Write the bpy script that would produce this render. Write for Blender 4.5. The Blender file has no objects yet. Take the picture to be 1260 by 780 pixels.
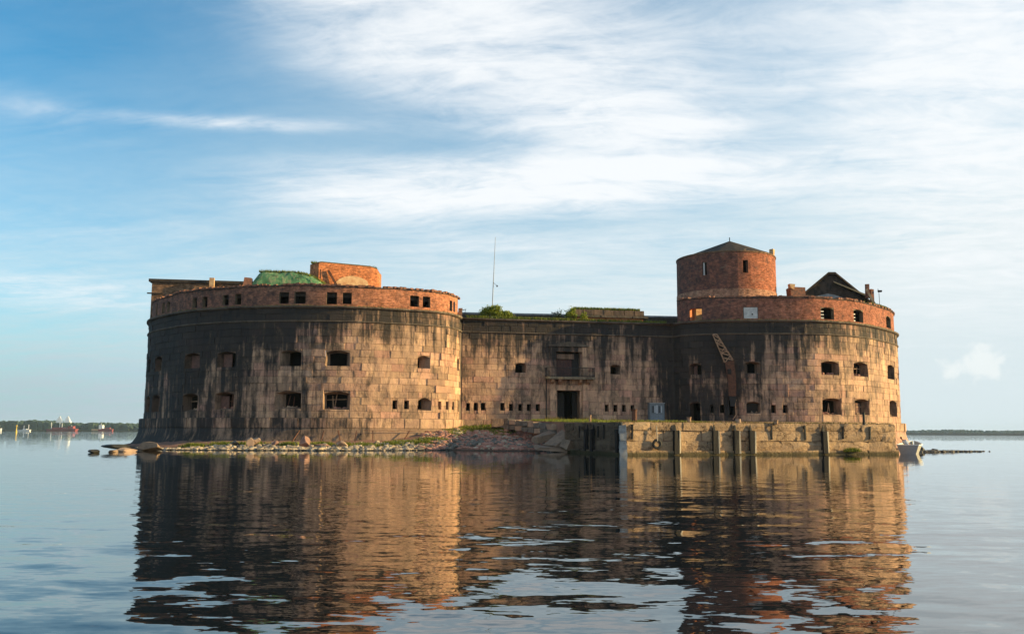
import bpy, math, random
import numpy as np
from mathutils import Vector
R = math.radians
random.seed(7); rng = np.random.default_rng(11)
sc = bpy.context.scene
COL = sc.collection

# ------------------------------------------------------------------ camera
F_PX, EYE = 1100.0, 1.9
cam_d = bpy.data.cameras.new('camera'); cam = bpy.data.objects.new('camera', cam_d); COL.objects.link(cam)
cam_d.sensor_fit = 'HORIZONTAL'; cam_d.sensor_width = 36.0; cam_d.lens = 36.0 * F_PX / 1260.0
cam_d.clip_start = 0.1; cam_d.clip_end = 20000
from mathutils import Matrix
cam.matrix_world = Matrix.Translation((0, 0, EYE)) @ Matrix.Rotation(R(90) + math.atan(141.9 / F_PX), 4, 'X') @ Matrix.Rotation(math.atan(0.00473), 4, 'Z')
sc.camera = cam
sc.render.resolution_x, sc.render.resolution_y = 1024, 633

# ------------------------------------------------------------------ light, sky, exposure
SUN_AZ, SUN_EL = 91.0, 13.0          # degrees clockwise from +Y (view direction), and above the horizon
sun_dir = Vector((math.sin(R(SUN_AZ)) * math.cos(R(SUN_EL)), math.cos(R(SUN_AZ)) * math.cos(R(SUN_EL)), math.sin(R(SUN_EL))))
sl = bpy.data.lights.new('sun', 'SUN'); sl.energy = 5.0; sl.angle = R(0.55); sl.color = (1.0, 0.74, 0.33)
so = bpy.data.objects.new('sun', sl); COL.objects.link(so)
so.rotation_euler = (-sun_dir).to_track_quat('-Z', 'Y').to_euler(); so.location = (200, -40, 80)
sc.view_settings.view_transform = 'Standard'; sc.view_settings.look = 'None'
sc.view_settings.exposure = 0.85; sc.view_settings.gamma = 1.0


class NT:
    """Small node-tree writer."""
    def __init__(s, tree):
        s.t = tree; s.n = tree.nodes; s.l = tree.links
    def _in(s, sock, v):
        if v is None: return
        if hasattr(v, 'is_output'): s.l.new(v, sock)
        else:
            if isinstance(v, (tuple, list)) and len(v) == 3 and sock.type == 'RGBA': v = (*v, 1)
            sock.default_value = v
    def node(s, typ, **kw):
        nd = s.n.new(typ)
        for k, v in kw.items(): setattr(nd, k, v)
        return nd
    def m(s, op, a, b=None, c=None, clamp=False):
        nd = s.node('ShaderNodeMath', operation=op, use_clamp=clamp)
        s._in(nd.inputs[0], a); s._in(nd.inputs[1], b); s._in(nd.inputs[2], c)
        return nd.outputs[0]
    def vm(s, op, a, b=None):
        nd = s.node('ShaderNodeVectorMath', operation=op)
        s._in(nd.inputs[0], a); s._in(nd.inputs[1], b)
        return nd.outputs[0]
    def mix(s, f, a, b, mode='MIX'):
        nd = s.node('ShaderNodeMix', data_type='RGBA', blend_type=mode)
        s._in(nd.inputs[0], f); s._in(nd.inputs[6], a); s._in(nd.inputs[7], b)
        return nd.outputs[2]
    def noise(s, vec, scale, detail=3, rough=.55, dist=0.0, color=False):
        nd = s.node('ShaderNodeTexNoise')
        s._in(nd.inputs['Vector'], vec); nd.inputs['Scale'].default_value = scale; nd.inputs['Detail'].default_value = detail
        nd.inputs['Roughness'].default_value = rough; nd.inputs['Distortion'].default_value = dist
        return nd.outputs['Color' if color else 'Fac']
    def ramp(s, f, stops, interp='LINEAR'):
        nd = s.node('ShaderNodeValToRGB'); cr = nd.color_ramp; cr.interpolation = interp
        while len(cr.elements) < len(stops): cr.elements.new(0.5)
        for e, (p, c) in zip(cr.elements, stops):
            e.position = p; e.color = (c, c, c, 1) if isinstance(c, (int, float)) else (*c, 1)
        s._in(nd.inputs[0], f)
        return nd.outputs[0]
    def mr(s, v, a, b, c=0.0, d=1.0, smooth=False):
        nd = s.node('ShaderNodeMapRange', interpolation_type='SMOOTHSTEP' if smooth else 'LINEAR', clamp=True)
        s._in(nd.inputs[0], v)
        for i, x in enumerate((a, b, c, d)): s._in(nd.inputs[1 + i], x)
        return nd.outputs[0]
    def xyz(s, x=0.0, y=0.0, z=0.0):
        nd = s.node('ShaderNodeCombineXYZ'); s._in(nd.inputs[0], x); s._in(nd.inputs[1], y); s._in(nd.inputs[2], z)
        return nd.outputs[0]
    def sep(s, v):
        nd = s.node('ShaderNodeSeparateXYZ'); s._in(nd.inputs[0], v); return nd.outputs
    def pos(s):
        return s.node('ShaderNodeNewGeometry').outputs['Position']
    def bump(s, h, dist=.1, strength=1.0, normal=None):
        nd = s.node('ShaderNodeBump'); nd.inputs['Strength'].default_value = strength; nd.inputs['Distance'].default_value = dist
        s._in(nd.inputs['Height'], h); s._in(nd.inputs['Normal'], normal)
        return nd.outputs[0]


world = bpy.data.worlds.new('World'); sc.world = world; world.use_nodes = True
def build_world():
    t = NT(world.node_tree); t.n.clear()
    sky = t.node('ShaderNodeTexSky', sky_type='NISHITA', sun_disc=False)
    sky.sun_elevation = R(SUN_EL); sky.sun_rotation = R(SUN_AZ)
    sky.air_density = 1.0; sky.dust_density = 0.6; sky.ozone_density = 2.2; sky.altitude = 0
    d = t.node('ShaderNodeTexCoord').outputs['Generated']
    x, y, z = t.sep(d)[0:3]
    DEG = 180 / math.pi
    az = t.m('MULTIPLY', t.m('ARCTAN2', x, y), DEG)
    el = t.m('MULTIPLY', t.m('ARCSINE', z), DEG)
    zc = t.m('ADD', t.m('MAXIMUM', z, 0.0), 0.10)
    px, py = t.m('DIVIDE', x, zc), t.m('DIVIDE', y, zc)
    # cirrus fibres: long across the view, drawn out by the projection on a high layer
    wx = t.m('MULTIPLY', t.m('SUBTRACT', t.noise(t.xyz(px, py, 6.0), .9, 3, .5),   .5), .55)
    qx, qy = t.m('ADD', px, wx), t.m('ADD', py, t.m('MULTIPLY', wx, .5))
    fib = t.noise(t.xyz(t.m('MULTIPLY', qx, .8), t.m('ADD', t.m('MULTIPLY', qy, 2.4), t.m('MULTIPLY', qx, .45)), 3.1), 2.2, 10, .68, .45)
    mot = t.noise(t.xyz(t.m('MULTIPLY', qx, 3.4), t.m('MULTIPLY', qy, 5.2), 8.4), 2.4, 8, .62, .5)
    big = t.noise(t.xyz(px, py, 1.7), .8, 4, .55, .3)
    tex = t.m('ADD', t.m('MULTIPLY', fib, .55), t.m('ADD', t.m('MULTIPLY', mot, .27), t.m('MULTIPLY', big, .18)))
    tex = t.m('MULTIPLY', t.m('SUBTRACT', tex, .5), 4.4)
    def lobe(a0, e0, wa, we, tilt=0.0, soft=2.0):
        da = t.m('SUBTRACT', az, a0); de = t.m('SUBTRACT', t.m('SUBTRACT', el, e0), t.m('MULTIPLY', da, tilt))
        q = t.m('ADD', t.m('POWER', t.m('ABSOLUTE', t.m('DIVIDE', da, wa)), soft), t.m('POWER', t.m('ABSOLUTE', t.m('DIVIDE', de, we)), soft))
        return t.m('EXPONENT', t.m('MULTIPLY', q, -1.0))
    def cover(parts):
        acc = None
        for lb, k in parts:
            v = t.m('MULTIPLY', lb, k); acc = v if acc is None else t.m('ADD', acc, v)
        return acc
    cov = cover(CLOUDS(lobe))
    dens = t.m('ADD', cov, t.m('MULTIPLY', tex, t.m('ADD', t.m('MULTIPLY', cov, .80, clamp=True), .035)))
    dens = t.mr(dens, .02, 1.12, 0.0, .95, True)
    # pale veil low over the horizon
    low = t.mr(el, 0.0, 24.0, 1.0, 0.0, True)
    veil = t.m('MULTIPLY', low, t.m('ADD', t.mr(el, 0, 7, .92, .74), t.m('MULTIPLY', tex, .22)), clamp=True)
    right = t.m('MULTIPLY', lobe(40, 12, 26, 20), .5)
    veil = t.m('ADD', t.m('ADD', veil, right), t.m('ADD', t.mr(az, -30, -10, .05, .24, True), t.m('MULTIPLY', tex, .07)), clamp=True)
    skyc = t.mix(1.0, sky.outputs[0], SKY_TINT, 'MULTIPLY')
    c = t.mix(veil, skyc, t.mix(t.m('MULTIPLY', t.mr(az, -32, 12, 1.0, 0.0, True), t.mr(el, 1, 9, 1.0, 0.0, True)), VEIL_COL, VEIL_LEFT))
    # grey flat bands low on the left
    band = t.m('MULTIPLY', cover([(lobe(-24, 3.3, 9, .9), .8), (lobe(-27, 1.6, 9, .5), .3)]), t.mr(t.noise(t.xyz(az, t.m('MULTIPLY', el, 5.0), 2.0), .25, 4, .5), .35, .65), clamp=True)
    c = t.mix(t.m('MULTIPLY', band, .6), c, BAND_COL)
    c = t.mix(dens, c, CLOUD_COL)
    # small heap cloud at the right
    hn = t.noise(t.xyz(az, el, 4.0), .9, 6, .6, .3)
    heap = t.mr(t.m('ADD', t.m('MULTIPLY', cover([(lobe(27.2, 3.6, 2.3, .75), 1.0), (lobe(27.6, 4.5, 1.1, .8), .9)]), 1.0), t.m('MULTIPLY', t.m('SUBTRACT', hn, .5), 3.0)), .45, 1.2, 0, .34, True)
    heap = t.m('MULTIPLY', heap, t.mr(lobe(27.3, 3.9, 3.6, 1.7), .2, .6))
    c = t.mix(heap, c, HEAP_COL)
    bg = t.node('ShaderNodeBackground'); bg.inputs[1].default_value = SKY_STRENGTH
    t._in(bg.inputs[0], c)
    out = t.node('ShaderNodeOutputWorld'); t.l.new(bg.outputs[0], out.inputs[0])

SKY_STRENGTH = 0.080
SKY_TINT = (0.45, 1.27, 1.48)
VEIL_COL = (5.0, 5.75, 6.0)
VEIL_LEFT = (3.2, 4.05, 4.5)
BAND_COL = (3.4, 4.5, 5.3)
CLOUD_COL = (6.75, 6.95, 7.1)
HEAP_COL = (7.9, 7.8, 7.4)
def CLOUDS(lobe):
    return [(lobe(-4, 25.0, 15.0, 5.4, -.20, 3.0), .74), (lobe(11.5, 19.0, 3.2, .7, -.05), .35), (lobe(6, 19.2, 7.5, 2.0, -.05), .42), (lobe(15, 23, 11, 6), .34),
            (lobe(1.5, 15.6, 17, 1.9, .02, 3.0), .92), (lobe(-8, 13.2, 8, 1.3, -.15), .25), (lobe(7, 12.0, 13, 1.1, .02), .25),
            (lobe(29, 19, 9, 12, 0, 2.4), .74), (lobe(-18, 18.6, 8, .5, .06), .62), (lobe(-30, 18, 5, 1.4, -.1), .22),
            (lobe(-28, 7.8, 8, 1.1), .55), (lobe(-10, 10, 16, 2.2), .16), (lobe(12, 9.0, 20, 3.6), .25), (lobe(-26, 11.5, 8, 1.2, .1), .2),
            (lobe(60, 20, 25, 18), .5), (lobe(-60, 25, 14, 8), .5), (lobe(145, 26, 48, 22), .8), (lobe(-145, 26, 48, 22), .8)]  # last two lobes: unseen cloud added behind the camera to fill the fort front
build_world()

# ------------------------------------------------------------------ scene helpers
LAST = [None]
HAZE = 0.00006
WP = {}
def link(o, parent=None, loc=(0, 0, 0), rot=(0, 0, 0)):
    COL.objects.link(o); loc = np.array(loc, float)
    WP[o.name] = loc
    if parent is not None:
        o.parent = parent; loc = loc - WP[parent.name]
    o.location = loc; o.rotation_euler = rot
    return o
def tag(o, label=None, cat=None, group=None, kind=None):
    for k, v in (('label', label), ('category', cat), ('group', group), ('kind', kind)):
        if v: o[k] = v
    return o
def thing(name, loc, label, cat, group=None):
    return tag(link(bpy.data.objects.new(name, None), None, loc), label, cat, group)
def mesh(name, V, Fc, mats, mi=None, smooth=False, uv=None):
    me = bpy.data.meshes.new(name)
    me.from_pydata([tuple(map(float, v)) for v in V], [], Fc)
    for m in (mats if isinstance(mats, (list, tuple)) else [mats]): me.materials.append(m)
    if mi is not None: me.polygons.foreach_set('material_index', np.array(mi, np.int32))
    if smooth: me.polygons.foreach_set('use_smooth', np.ones(len(me.polygons), bool))
    if uv is not None:
        l = me.uv_layers.new(name='uv'); idx = np.zeros(len(me.loops), np.int32); me.loops.foreach_get('vertex_index', idx)
        l.data.foreach_set('uv', np.array(uv, np.float32)[idx].ravel())
    me.update()
    return me
def obj(name, V, Fc, mats, parent=None, mi=None, smooth=False, uv=None, base=False):
    V = np.array(V, float); c = V.mean(0)
    if base: c[2] = V[:, 2].min()
    return link(bpy.data.objects.new(name, mesh(name, V - c, Fc, mats, mi, smooth, uv)), parent, c)

class MB:
    """Collects shapes for ONE mesh."""
    def __init__(s): s.V = []; s.F = []; s.M = []
    def add(s, V, Fc, m=0):
        b = len(s.V); s.V += [tuple(v) for v in V]; s.F += [tuple(i + b for i in f) for f in Fc]; s.M += [m] * len(Fc); return s
    def box(s, c, size, rz=0.0, m=0, taper=1.0, jit=0.0, rx=0.0, ry=0.0):
        hx, hy, hz = size[0] / 2, size[1] / 2, size[2] / 2
        P = np.array([(-hx, -hy, -hz), (hx, -hy, -hz), (hx, hy, -hz), (-hx, hy, -hz), (-hx * taper, -hy * taper, hz), (hx * taper, -hy * taper, hz), (hx * taper, hy * taper, hz), (-hx * taper, hy * taper, hz)])
        if jit: P += rng.uniform(-jit, jit, P.shape)
        M = np.array(Matrix.Rotation(rz, 3, 'Z') @ Matrix.Rotation(ry, 3, 'Y') @ Matrix.Rotation(rx, 3, 'X'))
        P = P @ M.T + np.array(c)
        return s.add(P, [(3, 2, 1, 0), (4, 5, 6, 7), (0, 1, 5, 4), (1, 2, 6, 5), (2, 3, 7, 6), (3, 0, 4, 7)], m)
    def bar(s, a, b, w, m=0, n=4, w2=None):
        a, b = np.array(a, float), np.array(b, float); d = b - a; L = np.linalg.norm(d); d /= max(L, 1e-6)
        up = np.array((0, 0, 1.)) if abs(d[2]) < .95 else np.array((1., 0, 0))
        e1 = np.cross(d, up); e1 /= np.linalg.norm(e1); e2 = np.cross(e1, d)
        w2 = w if w2 is None else w2; V = []
        for p, r in ((a, w / 2), (b, w2 / 2)):
            for k in range(n):
                t = 2 * math.pi * (k + .5) / n; V.append(p + (e1 * math.cos(t) + e2 * math.sin(t)) * r * (1.414 if n == 4 else 1))
        Fc = [(k, (k + 1) % n, n + (k + 1) % n, n + k) for k in range(n)] + [tuple(range(n - 1, -1, -1)), tuple(range(n, 2 * n))]
        return s.add(V, Fc, m)
    def rock(s, c, size, rz=0.0, m=0, seed=None):
        V, Fc = ICO; P = V * (1 + rng.uniform(-.28, .22, (len(V), 1))) + rng.uniform(-.08, .08, V.shape)
        P = np.clip(P, -.82, .82) * np.array(size) * .6
        c_, s_ = math.cos(rz), math.sin(rz)
        P = P @ np.array([[c_, s_, 0], [-s_, c_, 0], [0, 0, 1]])
        return s.add(P + np.array(c), Fc, m)
    def build(s, name, mats, parent=None, smooth=False, base=False):
        return obj(name, s.V, s.F, mats, parent, s.M if isinstance(mats, (list, tuple)) and len(mats) > 1 else None, smooth, None, base)

def icosphere(sub):
    g = (1 + 5 ** .5) / 2
    V = [(-1, g, 0), (1, g, 0), (-1, -g, 0), (1, -g, 0), (0, -1, g), (0, 1, g), (0, -1, -g), (0, 1, -g), (g, 0, -1), (g, 0, 1), (-g, 0, -1), (-g, 0, 1)]
    V = [np.array(v) / np.linalg.norm(v) for v in V]
    Fc = [(0, 11, 5), (0, 5, 1), (0, 1, 7), (0, 7, 10), (0, 10, 11), (1, 5, 9), (5, 11, 4), (11, 10, 2), (10, 7, 6), (7, 1, 8), (3, 9, 4), (3, 4, 2), (3, 2, 6), (3, 6, 8), (3, 8, 9), (4, 9, 5), (2, 4, 11), (6, 2, 10), (8, 6, 7), (9, 8, 1)]
    for _ in range(sub):
        N = []; mid = {}
        def md(a, b):
            k = (min(a, b), max(a, b))
            if k not in mid:
                p = V[a] + V[b]; V.append(p / np.linalg.norm(p)); mid[k] = len(V) - 1
            return mid[k]
        for a, b, c in Fc:
            d, e, f = md(a, b), md(b, c), md(c, a); N += [(a, d, f), (b, e, d), (c, f, e), (d, e, f)]
        Fc = N
    return np.array(V), Fc
ICO = icosphere(0); ICO2 = icosphere(2)

# ------------------------------------------------------------------ materials
def mat(name):
    m = bpy.data.materials.new(name); m.use_nodes = True; t = NT(m.node_tree); t.n.clear()
    b = t.node('ShaderNodeBsdfPrincipled'); o = t.node('ShaderNodeOutputMaterial'); t.l.new(b.outputs[0], o.inputs[0])
    return m, t, b
def setp(t, b, color=None, rough=None, normal=None, metallic=None, spec=None):
    for k, v in (('Base Color', color), ('Roughness', rough), ('Normal', normal), ('Metallic', metallic), ('Specular IOR Level', spec)):
        if v is not None: t._in(b.inputs[k], v)

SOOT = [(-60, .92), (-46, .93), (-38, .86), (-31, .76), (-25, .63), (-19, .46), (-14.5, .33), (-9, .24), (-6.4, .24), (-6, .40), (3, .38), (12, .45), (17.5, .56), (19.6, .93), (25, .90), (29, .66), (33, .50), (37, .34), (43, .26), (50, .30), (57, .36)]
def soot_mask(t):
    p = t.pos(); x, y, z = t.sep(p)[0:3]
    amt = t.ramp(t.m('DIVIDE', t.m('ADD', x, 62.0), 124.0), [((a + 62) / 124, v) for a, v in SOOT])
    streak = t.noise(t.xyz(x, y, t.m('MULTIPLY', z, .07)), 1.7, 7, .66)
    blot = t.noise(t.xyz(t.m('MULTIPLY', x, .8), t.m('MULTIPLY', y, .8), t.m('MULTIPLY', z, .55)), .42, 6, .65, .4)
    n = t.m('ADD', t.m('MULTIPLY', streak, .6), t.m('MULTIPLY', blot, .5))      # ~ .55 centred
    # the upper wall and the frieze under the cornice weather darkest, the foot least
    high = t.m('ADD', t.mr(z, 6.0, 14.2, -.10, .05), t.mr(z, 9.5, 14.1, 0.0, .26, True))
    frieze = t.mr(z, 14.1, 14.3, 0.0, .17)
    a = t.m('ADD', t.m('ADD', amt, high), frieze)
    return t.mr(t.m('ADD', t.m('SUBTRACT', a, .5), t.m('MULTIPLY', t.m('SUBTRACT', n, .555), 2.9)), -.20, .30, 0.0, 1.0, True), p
def make_granite(name, c1, c2, c3, soot=1.0, tintamp=.36, rough=.85):
    m, t, b = mat(name)
    mask, p = soot_mask(t)
    x, y, z = t.sep(p)[0:3]
    oi = t.node('ShaderNodeObjectInfo').outputs['Random']
    at = t.node('ShaderNodeAttribute', attribute_type='GEOMETRY', attribute_name='tint').outputs['Fac']
    tint = t.m('FRACT', t.m('ADD', oi, at))
    n1 = t.noise(p, .9, 5, .6); n2 = t.noise(p, 9.0, 4, .7)
    col = t.mix(t.mr(n1, .35, .65), c1, c2)
    col = t.mix(t.mr(t.m('FRACT', t.m('MULTIPLY', tint, 7.3)), .6, .95, 0, .7), col, c3)
    val = t.m('ADD', t.m('ADD', 1 - tintamp * .6, t.m('MULTIPLY', tint, tintamp)), t.m('MULTIPLY', t.m('SUBTRACT', n2, .5), .42))
    col = t.mix(1.0, col, t.xyz(val, val, val), 'MULTIPLY')
    # grey weather film, pale lime runs, soot
    film = t.mr(t.noise(t.xyz(x, y, t.m('MULTIPLY', z, .25)), .8, 5, .6), .46, .72, 0, .5)
    col = t.mix(film, col, (.155, .118, .095))
    spot = t.mr(t.m('FRACT', t.m('MULTIPLY', tint, 13.7)), .84, 1.0, 0, .45)
    gA = t.noise(t.xyz(t.m('MULTIPLY', x, 1.2), t.m('MULTIPLY', y, 1.2), t.m('MULTIPLY', z, .5)), 1.0, 8, .72, .6)
    gB = t.noise(t.xyz(t.m('MULTIPLY', x, 3.0), t.m('MULTIPLY', y, 3.0), t.m('MULTIPLY', z, .45)), 1.0, 6, .7, .3)
    gC = t.noise(p, .28, 4, .6)
    gg = t.m('ADD', t.m('ADD', t.m('MULTIPLY', gA, .5), t.m('MULTIPLY', gB, .3)), t.m('MULTIPLY', gC, .35))
    grime = t.mr(gg, .555, .67, 0, .80)
    col = t.mix(t.m('MAXIMUM', spot, grime), col, (.075, .058, .045))
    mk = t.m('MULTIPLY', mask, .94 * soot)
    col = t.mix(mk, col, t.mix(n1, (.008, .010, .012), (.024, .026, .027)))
    lime = t.mr(t.noise(t.xyz(t.m('MULTIPLY', x, 2.3), t.m('MULTIPLY', y, 2.3), t.m('MULTIPLY', z, .11)), 1.0, 5, .65), .60, .74, 0, .38)
    lime = t.m('MULTIPLY', lime, t.mr(z, 14.0, 8.0, .35, 1.0))
    col = t.mix(lime, col, (.20, .17, .145))
    h = t.m('ADD', t.m('MULTIPLY', n2, .5), t.m('MULTIPLY', t.noise(p, 2.6, 5, .65), .9))
    setp(t, b, col, rough, t.bump(h, .11, .8), spec=.25)
    return m
M = {}
G1, G2, G3 = (.63, .39, .235), (.50, .30, .20), (.55, .28, .20)
M['granite'] = make_granite('granite_blocks', G1, G2, G3)
M['joint'] = make_granite('granite_joint', (.20, .14, .10), (.14, .10, .075), (.16, .11, .08), .8, .1)
M['ledge'] = make_granite('granite_ledge', (.30, .23, .16), (.24, .17, .12), (.22, .18, .11), .55, .2)
M['reveal'] = make_granite('embrasure_stone', (.36, .23, .15), (.28, .17, .11), (.30, .17, .11), .55, .2)

def make_brick(name, a, b_, mortar, stain, dark=(.05, .04, .038), sootx=None):
    m, t, b = mat(name)
    uv = t.node('ShaderNodeUVMap', uv_map='uv').outputs[0]
    p = t.pos()
    br = t.node('ShaderNodeTexBrick'); t._in(br.inputs['Vector'], uv)
    br.inputs['Scale'].default_value = 1.0; br.inputs['Brick Width'].default_value = .36; br.inputs['Row Height'].default_value = .125
    br.inputs['Mortar Size'].default_value = .016; br.inputs['Mortar Smooth'].default_value = .2; br.inputs['Bias'].default_value = 0
    br.inputs['Color1'].default_value = (*a, 1); br.inputs['Color2'].default_value = (*b_, 1); br.inputs['Mortar'].default_value = (*mortar, 1)
    n1 = t.noise(p, .7, 6, .65); ux, uy = t.sep(uv)[0:2]; n2 = t.noise(t.xyz(t.m('MULTIPLY', ux, 2.0), t.m('MULTIPLY', uy, 6.5), 0.3), 1.0, 5, .75)
    n3 = t.noise(p, 1.7, 6, .75)
    c = t.mix(1.0, br.outputs['Color'], t.ramp(n2, [(.32, .35), (.5, 1.0), (.68, 1.55)]), 'MULTIPLY')
    c = t.mix(1.0, c, t.ramp(n3, [(.34, .5), (.5, 1.0), (.66, 1.4)]), 'MULTIPLY')
    if sootx:
        xx = t.sep(p)[0]; c = t.mix(t.m('MULTIPLY', t.mr(xx, sootx[0], sootx[1], 1.0, 0.0), t.mr(n3, .3, .6, .95, .45)), c, (.085, .062, .06))
    c = t.mix(t.mr(n1, stain, stain + .22, 0, .8), c, dark)
    pale = t.mr(t.noise(t.xyz(t.m('MULTIPLY', ux, .8), t.m('MULTIPLY', uy, 1.6), 5.0), 1.3, 8, .75, .5), .57, .68, 0, .55)
    hol = t.mr(t.noise(t.xyz(t.m('MULTIPLY', ux, 3.5), t.m('MULTIPLY', uy, 7.0), 9.0), 1.0, 2, .5), .66, .70, 0, .8)
    c = t.mix(hol, c, (.03, .022, .02))
    c = t.mix(pale, c, (.34, .25, .17))
    hh = t.m('ADD', t.m('MULTIPLY', br.outputs['Fac'], -.5), t.m('MULTIPLY', n2, 1.0))
    setp(t, b, c, .9, t.bump(hh, .06, .9), spec=.15)
    return m
M['brick_left'] = make_brick('weathered_brick', (.54, .20, .10), (.42, .155, .09), (.36, .23, .14), .52, sootx=(-30, -15))
M['brick_right'] = make_brick('red_brick', (.43, .145, .08), (.33, .115, .07), (.28, .17, .12), .53, sootx=(25, 34))
M['brick_tower'] = make_brick('tower_brick', (.44, .14, .072), (.34, .112, .062), (.28, .15, .10), .53, sootx=(28, 32))
M['brick_orange'] = make_brick('orange_brick', (.60, .19, .07), (.50, .155, .06), (.40, .25, .14), .62)
M['brick_brown'] = make_brick('brown_brick', (.25, .13, .07), (.20, .11, .065), (.20, .15, .1), .55)

def plain(name, c, rough=.8, var=.35, scale=6.0, c2=None, bump=.02, metallic=0.0, spec=.3):
    m, t, b = mat(name); p = t.pos()
    n = t.noise(p, scale, 5, .65)
    c2 = c2 or tuple(v * (1 - var) for v in c)
    setp(t, b, t.mix(t.mr(n, .35, .65), c, c2), rough, t.bump(n, bump, .8) if bump else None, metallic, spec)
    return m
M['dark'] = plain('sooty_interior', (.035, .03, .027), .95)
M['infill'] = plain('brick_infill', (.20, .10, .075), .9, c2=(.10, .06, .05), scale=3)
M['brick_plain'] = plain('loose_brick', (.34, .14, .08), .9, c2=(.14, .08, .06), scale=3)
M['tan_orange'] = plain('orange_brick_face', (.55, .20, .08), .9, c2=(.42, .14, .06), scale=4)
M['plaster'] = plain('old_plaster', (.60, .42, .24), .9, c2=(.40, .20, .10), scale=1.1, bump=.05)
M['white'] = plain('whitewash', (.62, .60, .56), .8, c2=(.42, .40, .38), scale=3)
M['steel'] = plain('galvanised_steel', (.33, .34, .35), .5, metallic=.3)
M['iron'] = plain('black_iron', (.025, .023, .022), .6)
M['rust'] = plain('rusted_steel', (.16, .065, .035), .85, c2=(.07, .035, .025), scale=4)
M['rust_pale'] = plain('pale_rusted_steel', (.42, .27, .16), .8, c2=(.2, .1, .06), scale=5)
M['timber'] = plain('tarred_timber', (.010, .009, .009), .8, c2=(.02, .017, .015))
M['pale_edge'] = plain('pale_chain_and_lit_edge', (.62, .52, .38), .8, c2=(.42, .33, .22), scale=3)  # pale tone for the fenders' sunlit sides and the tyre chain
M['door_red'] = plain('rotten_red_door', (.12, .055, .042), .85, c2=(.05, .03, .03), scale=5)
M['gate'] = plain('dark_gate_planks', (.03, .026, .024), .8)
M['roofing'] = plain('tarred_roofing', (.042, .036, .034), .9, c2=(.085, .066, .052), scale=2.5, spec=.1)
M['old_roof'] = plain('weathered_roof_boards', (.085, .06, .048), .95, c2=(.035, .03, .028), scale=2.0, bump=.06, spec=.1)
M['deck'] = plain('roof_earth', (.13, .11, .075), .95, c2=(.08, .09, .04), scale=1.5)
M['grey_render'] = plain('grey_render', (.30, .30, .31), .85, c2=(.16, .16, .165), scale=2)
M['cabinet'] = plain('blue_grey_paint', (.17, .20, .22), .55, var=.25, scale=8, bump=.004)
M['window_pale'] = plain('pale_pane', (.42, .45, .48), .35, var=.15)
M['window_dark'] = plain('dark_pane', (.05, .06, .07), .25, var=.3)
M['rubber'] = plain('tyre_rubber', (.02, .02, .02), .7)
M['hull_grey'] = plain('boat_grey', (.30, .31, .33), .4, var=.15, bump=0)
M['hull_cream'] = plain('boat_cream', (.46, .43, .36), .4, var=.12, bump=0)
M['skin'] = plain('skin', (.48, .28, .20), .55, var=.12, bump=0)
M['hair'] = plain('dark_hair', (.03, .018, .012), .7, bump=0)
M['shirt'] = plain('pale_blue_shirt', (.50, .56, .64), .85, var=.2, scale=9)
M['trousers'] = plain('dark_trousers', (.035, .035, .045), .85)
M['stone_pale'] = plain('bleached_stone', (.52, .42, .30), .9, c2=(.26, .19, .13), scale=1.6, bump=.05)
M['stone_pink'] = plain('pink_rubble', (.46, .22, .155), .9, c2=(.30, .16, .12), scale=2.2, bump=.05)
M['stone_tan'] = plain('tan_stone', (.44, .30, .20), .9, c2=(.31, .20, .14), scale=1.6, bump=.05)
M['stone_red'] = plain('reddish_stone', (.34, .19, .14), .9, c2=(.20, .115, .09), scale=2.5, bump=.06)
M['stone_brown'] = plain('brown_stone', (.30, .20, .135), .9, c2=(.17, .12, .085), scale=1.8, bump=.06)
M['stone_grey'] = plain('grey_stone', (.19, .165, .135), .9, c2=(.10, .088, .075), scale=2.0, bump=.05)
M['grey_stone_pale'] = plain('pale_grey_stone', (.40, .38, .36), .9, c2=(.22, .21, .20), scale=2.4, bump=.06)
M['stone_dark'] = plain('wet_dark_stone', (.045, .042, .036), .6, c2=(.02, .02, .018), scale=2.0, bump=.05)
M['foam_white'] = plain('white_paint', (.78, .78, .76), .5, var=.1, bump=0)
M['red_paint'] = plain('red_paint', (.30, .065, .06), .6, var=.3, scale=.05, bump=0)
M['yellow_paint'] = plain('yellow_paint', (.75, .50, .06), .5, var=.1, bump=0)

def leafmat(name, c1, c2, trans=.3):
    m, t, b = mat(name); p = t.pos()
    n = t.noise(p, 2.2, 3, .6); n2 = t.noise(p, 14, 2, .6)
    c = t.mix(t.mr(n, .35, .65), c1, c2); c = t.mix(t.mr(n2, .4, .7, 0, .5), c, tuple(v * 1.6 for v in c2))
    setp(t, b, c, .65, spec=.2)
    tr = t.node('ShaderNodeBsdfTranslucent'); t._in(tr.inputs[0], c)
    ms = t.node('ShaderNodeMixShader'); ms.inputs[0].default_value = trans
    o = [n_ for n_ in t.n if n_.type == 'OUTPUT_MATERIAL'][0]
    t.l.new(b.outputs[0], ms.inputs[1]); t.l.new(tr.outputs[0], ms.inputs[2]); t.l.new(ms.outputs[0], o.inputs[0])
    return m
M['leaf'] = leafmat('bush_leaves', (.11, .16, .02), (.24, .26, .03), .4)
M['grass'] = leafmat('grass_blades', (.075, .13, .018), (.19, .19, .03))
M['grass_dry'] = leafmat('dry_grass', (.20, .15, .05), (.14, .12, .035))
M['far_leaf'] = plain('far_forest', (.035, .062, .034), .9, c2=(.022, .042, .026), scale=.03, bump=0)

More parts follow.
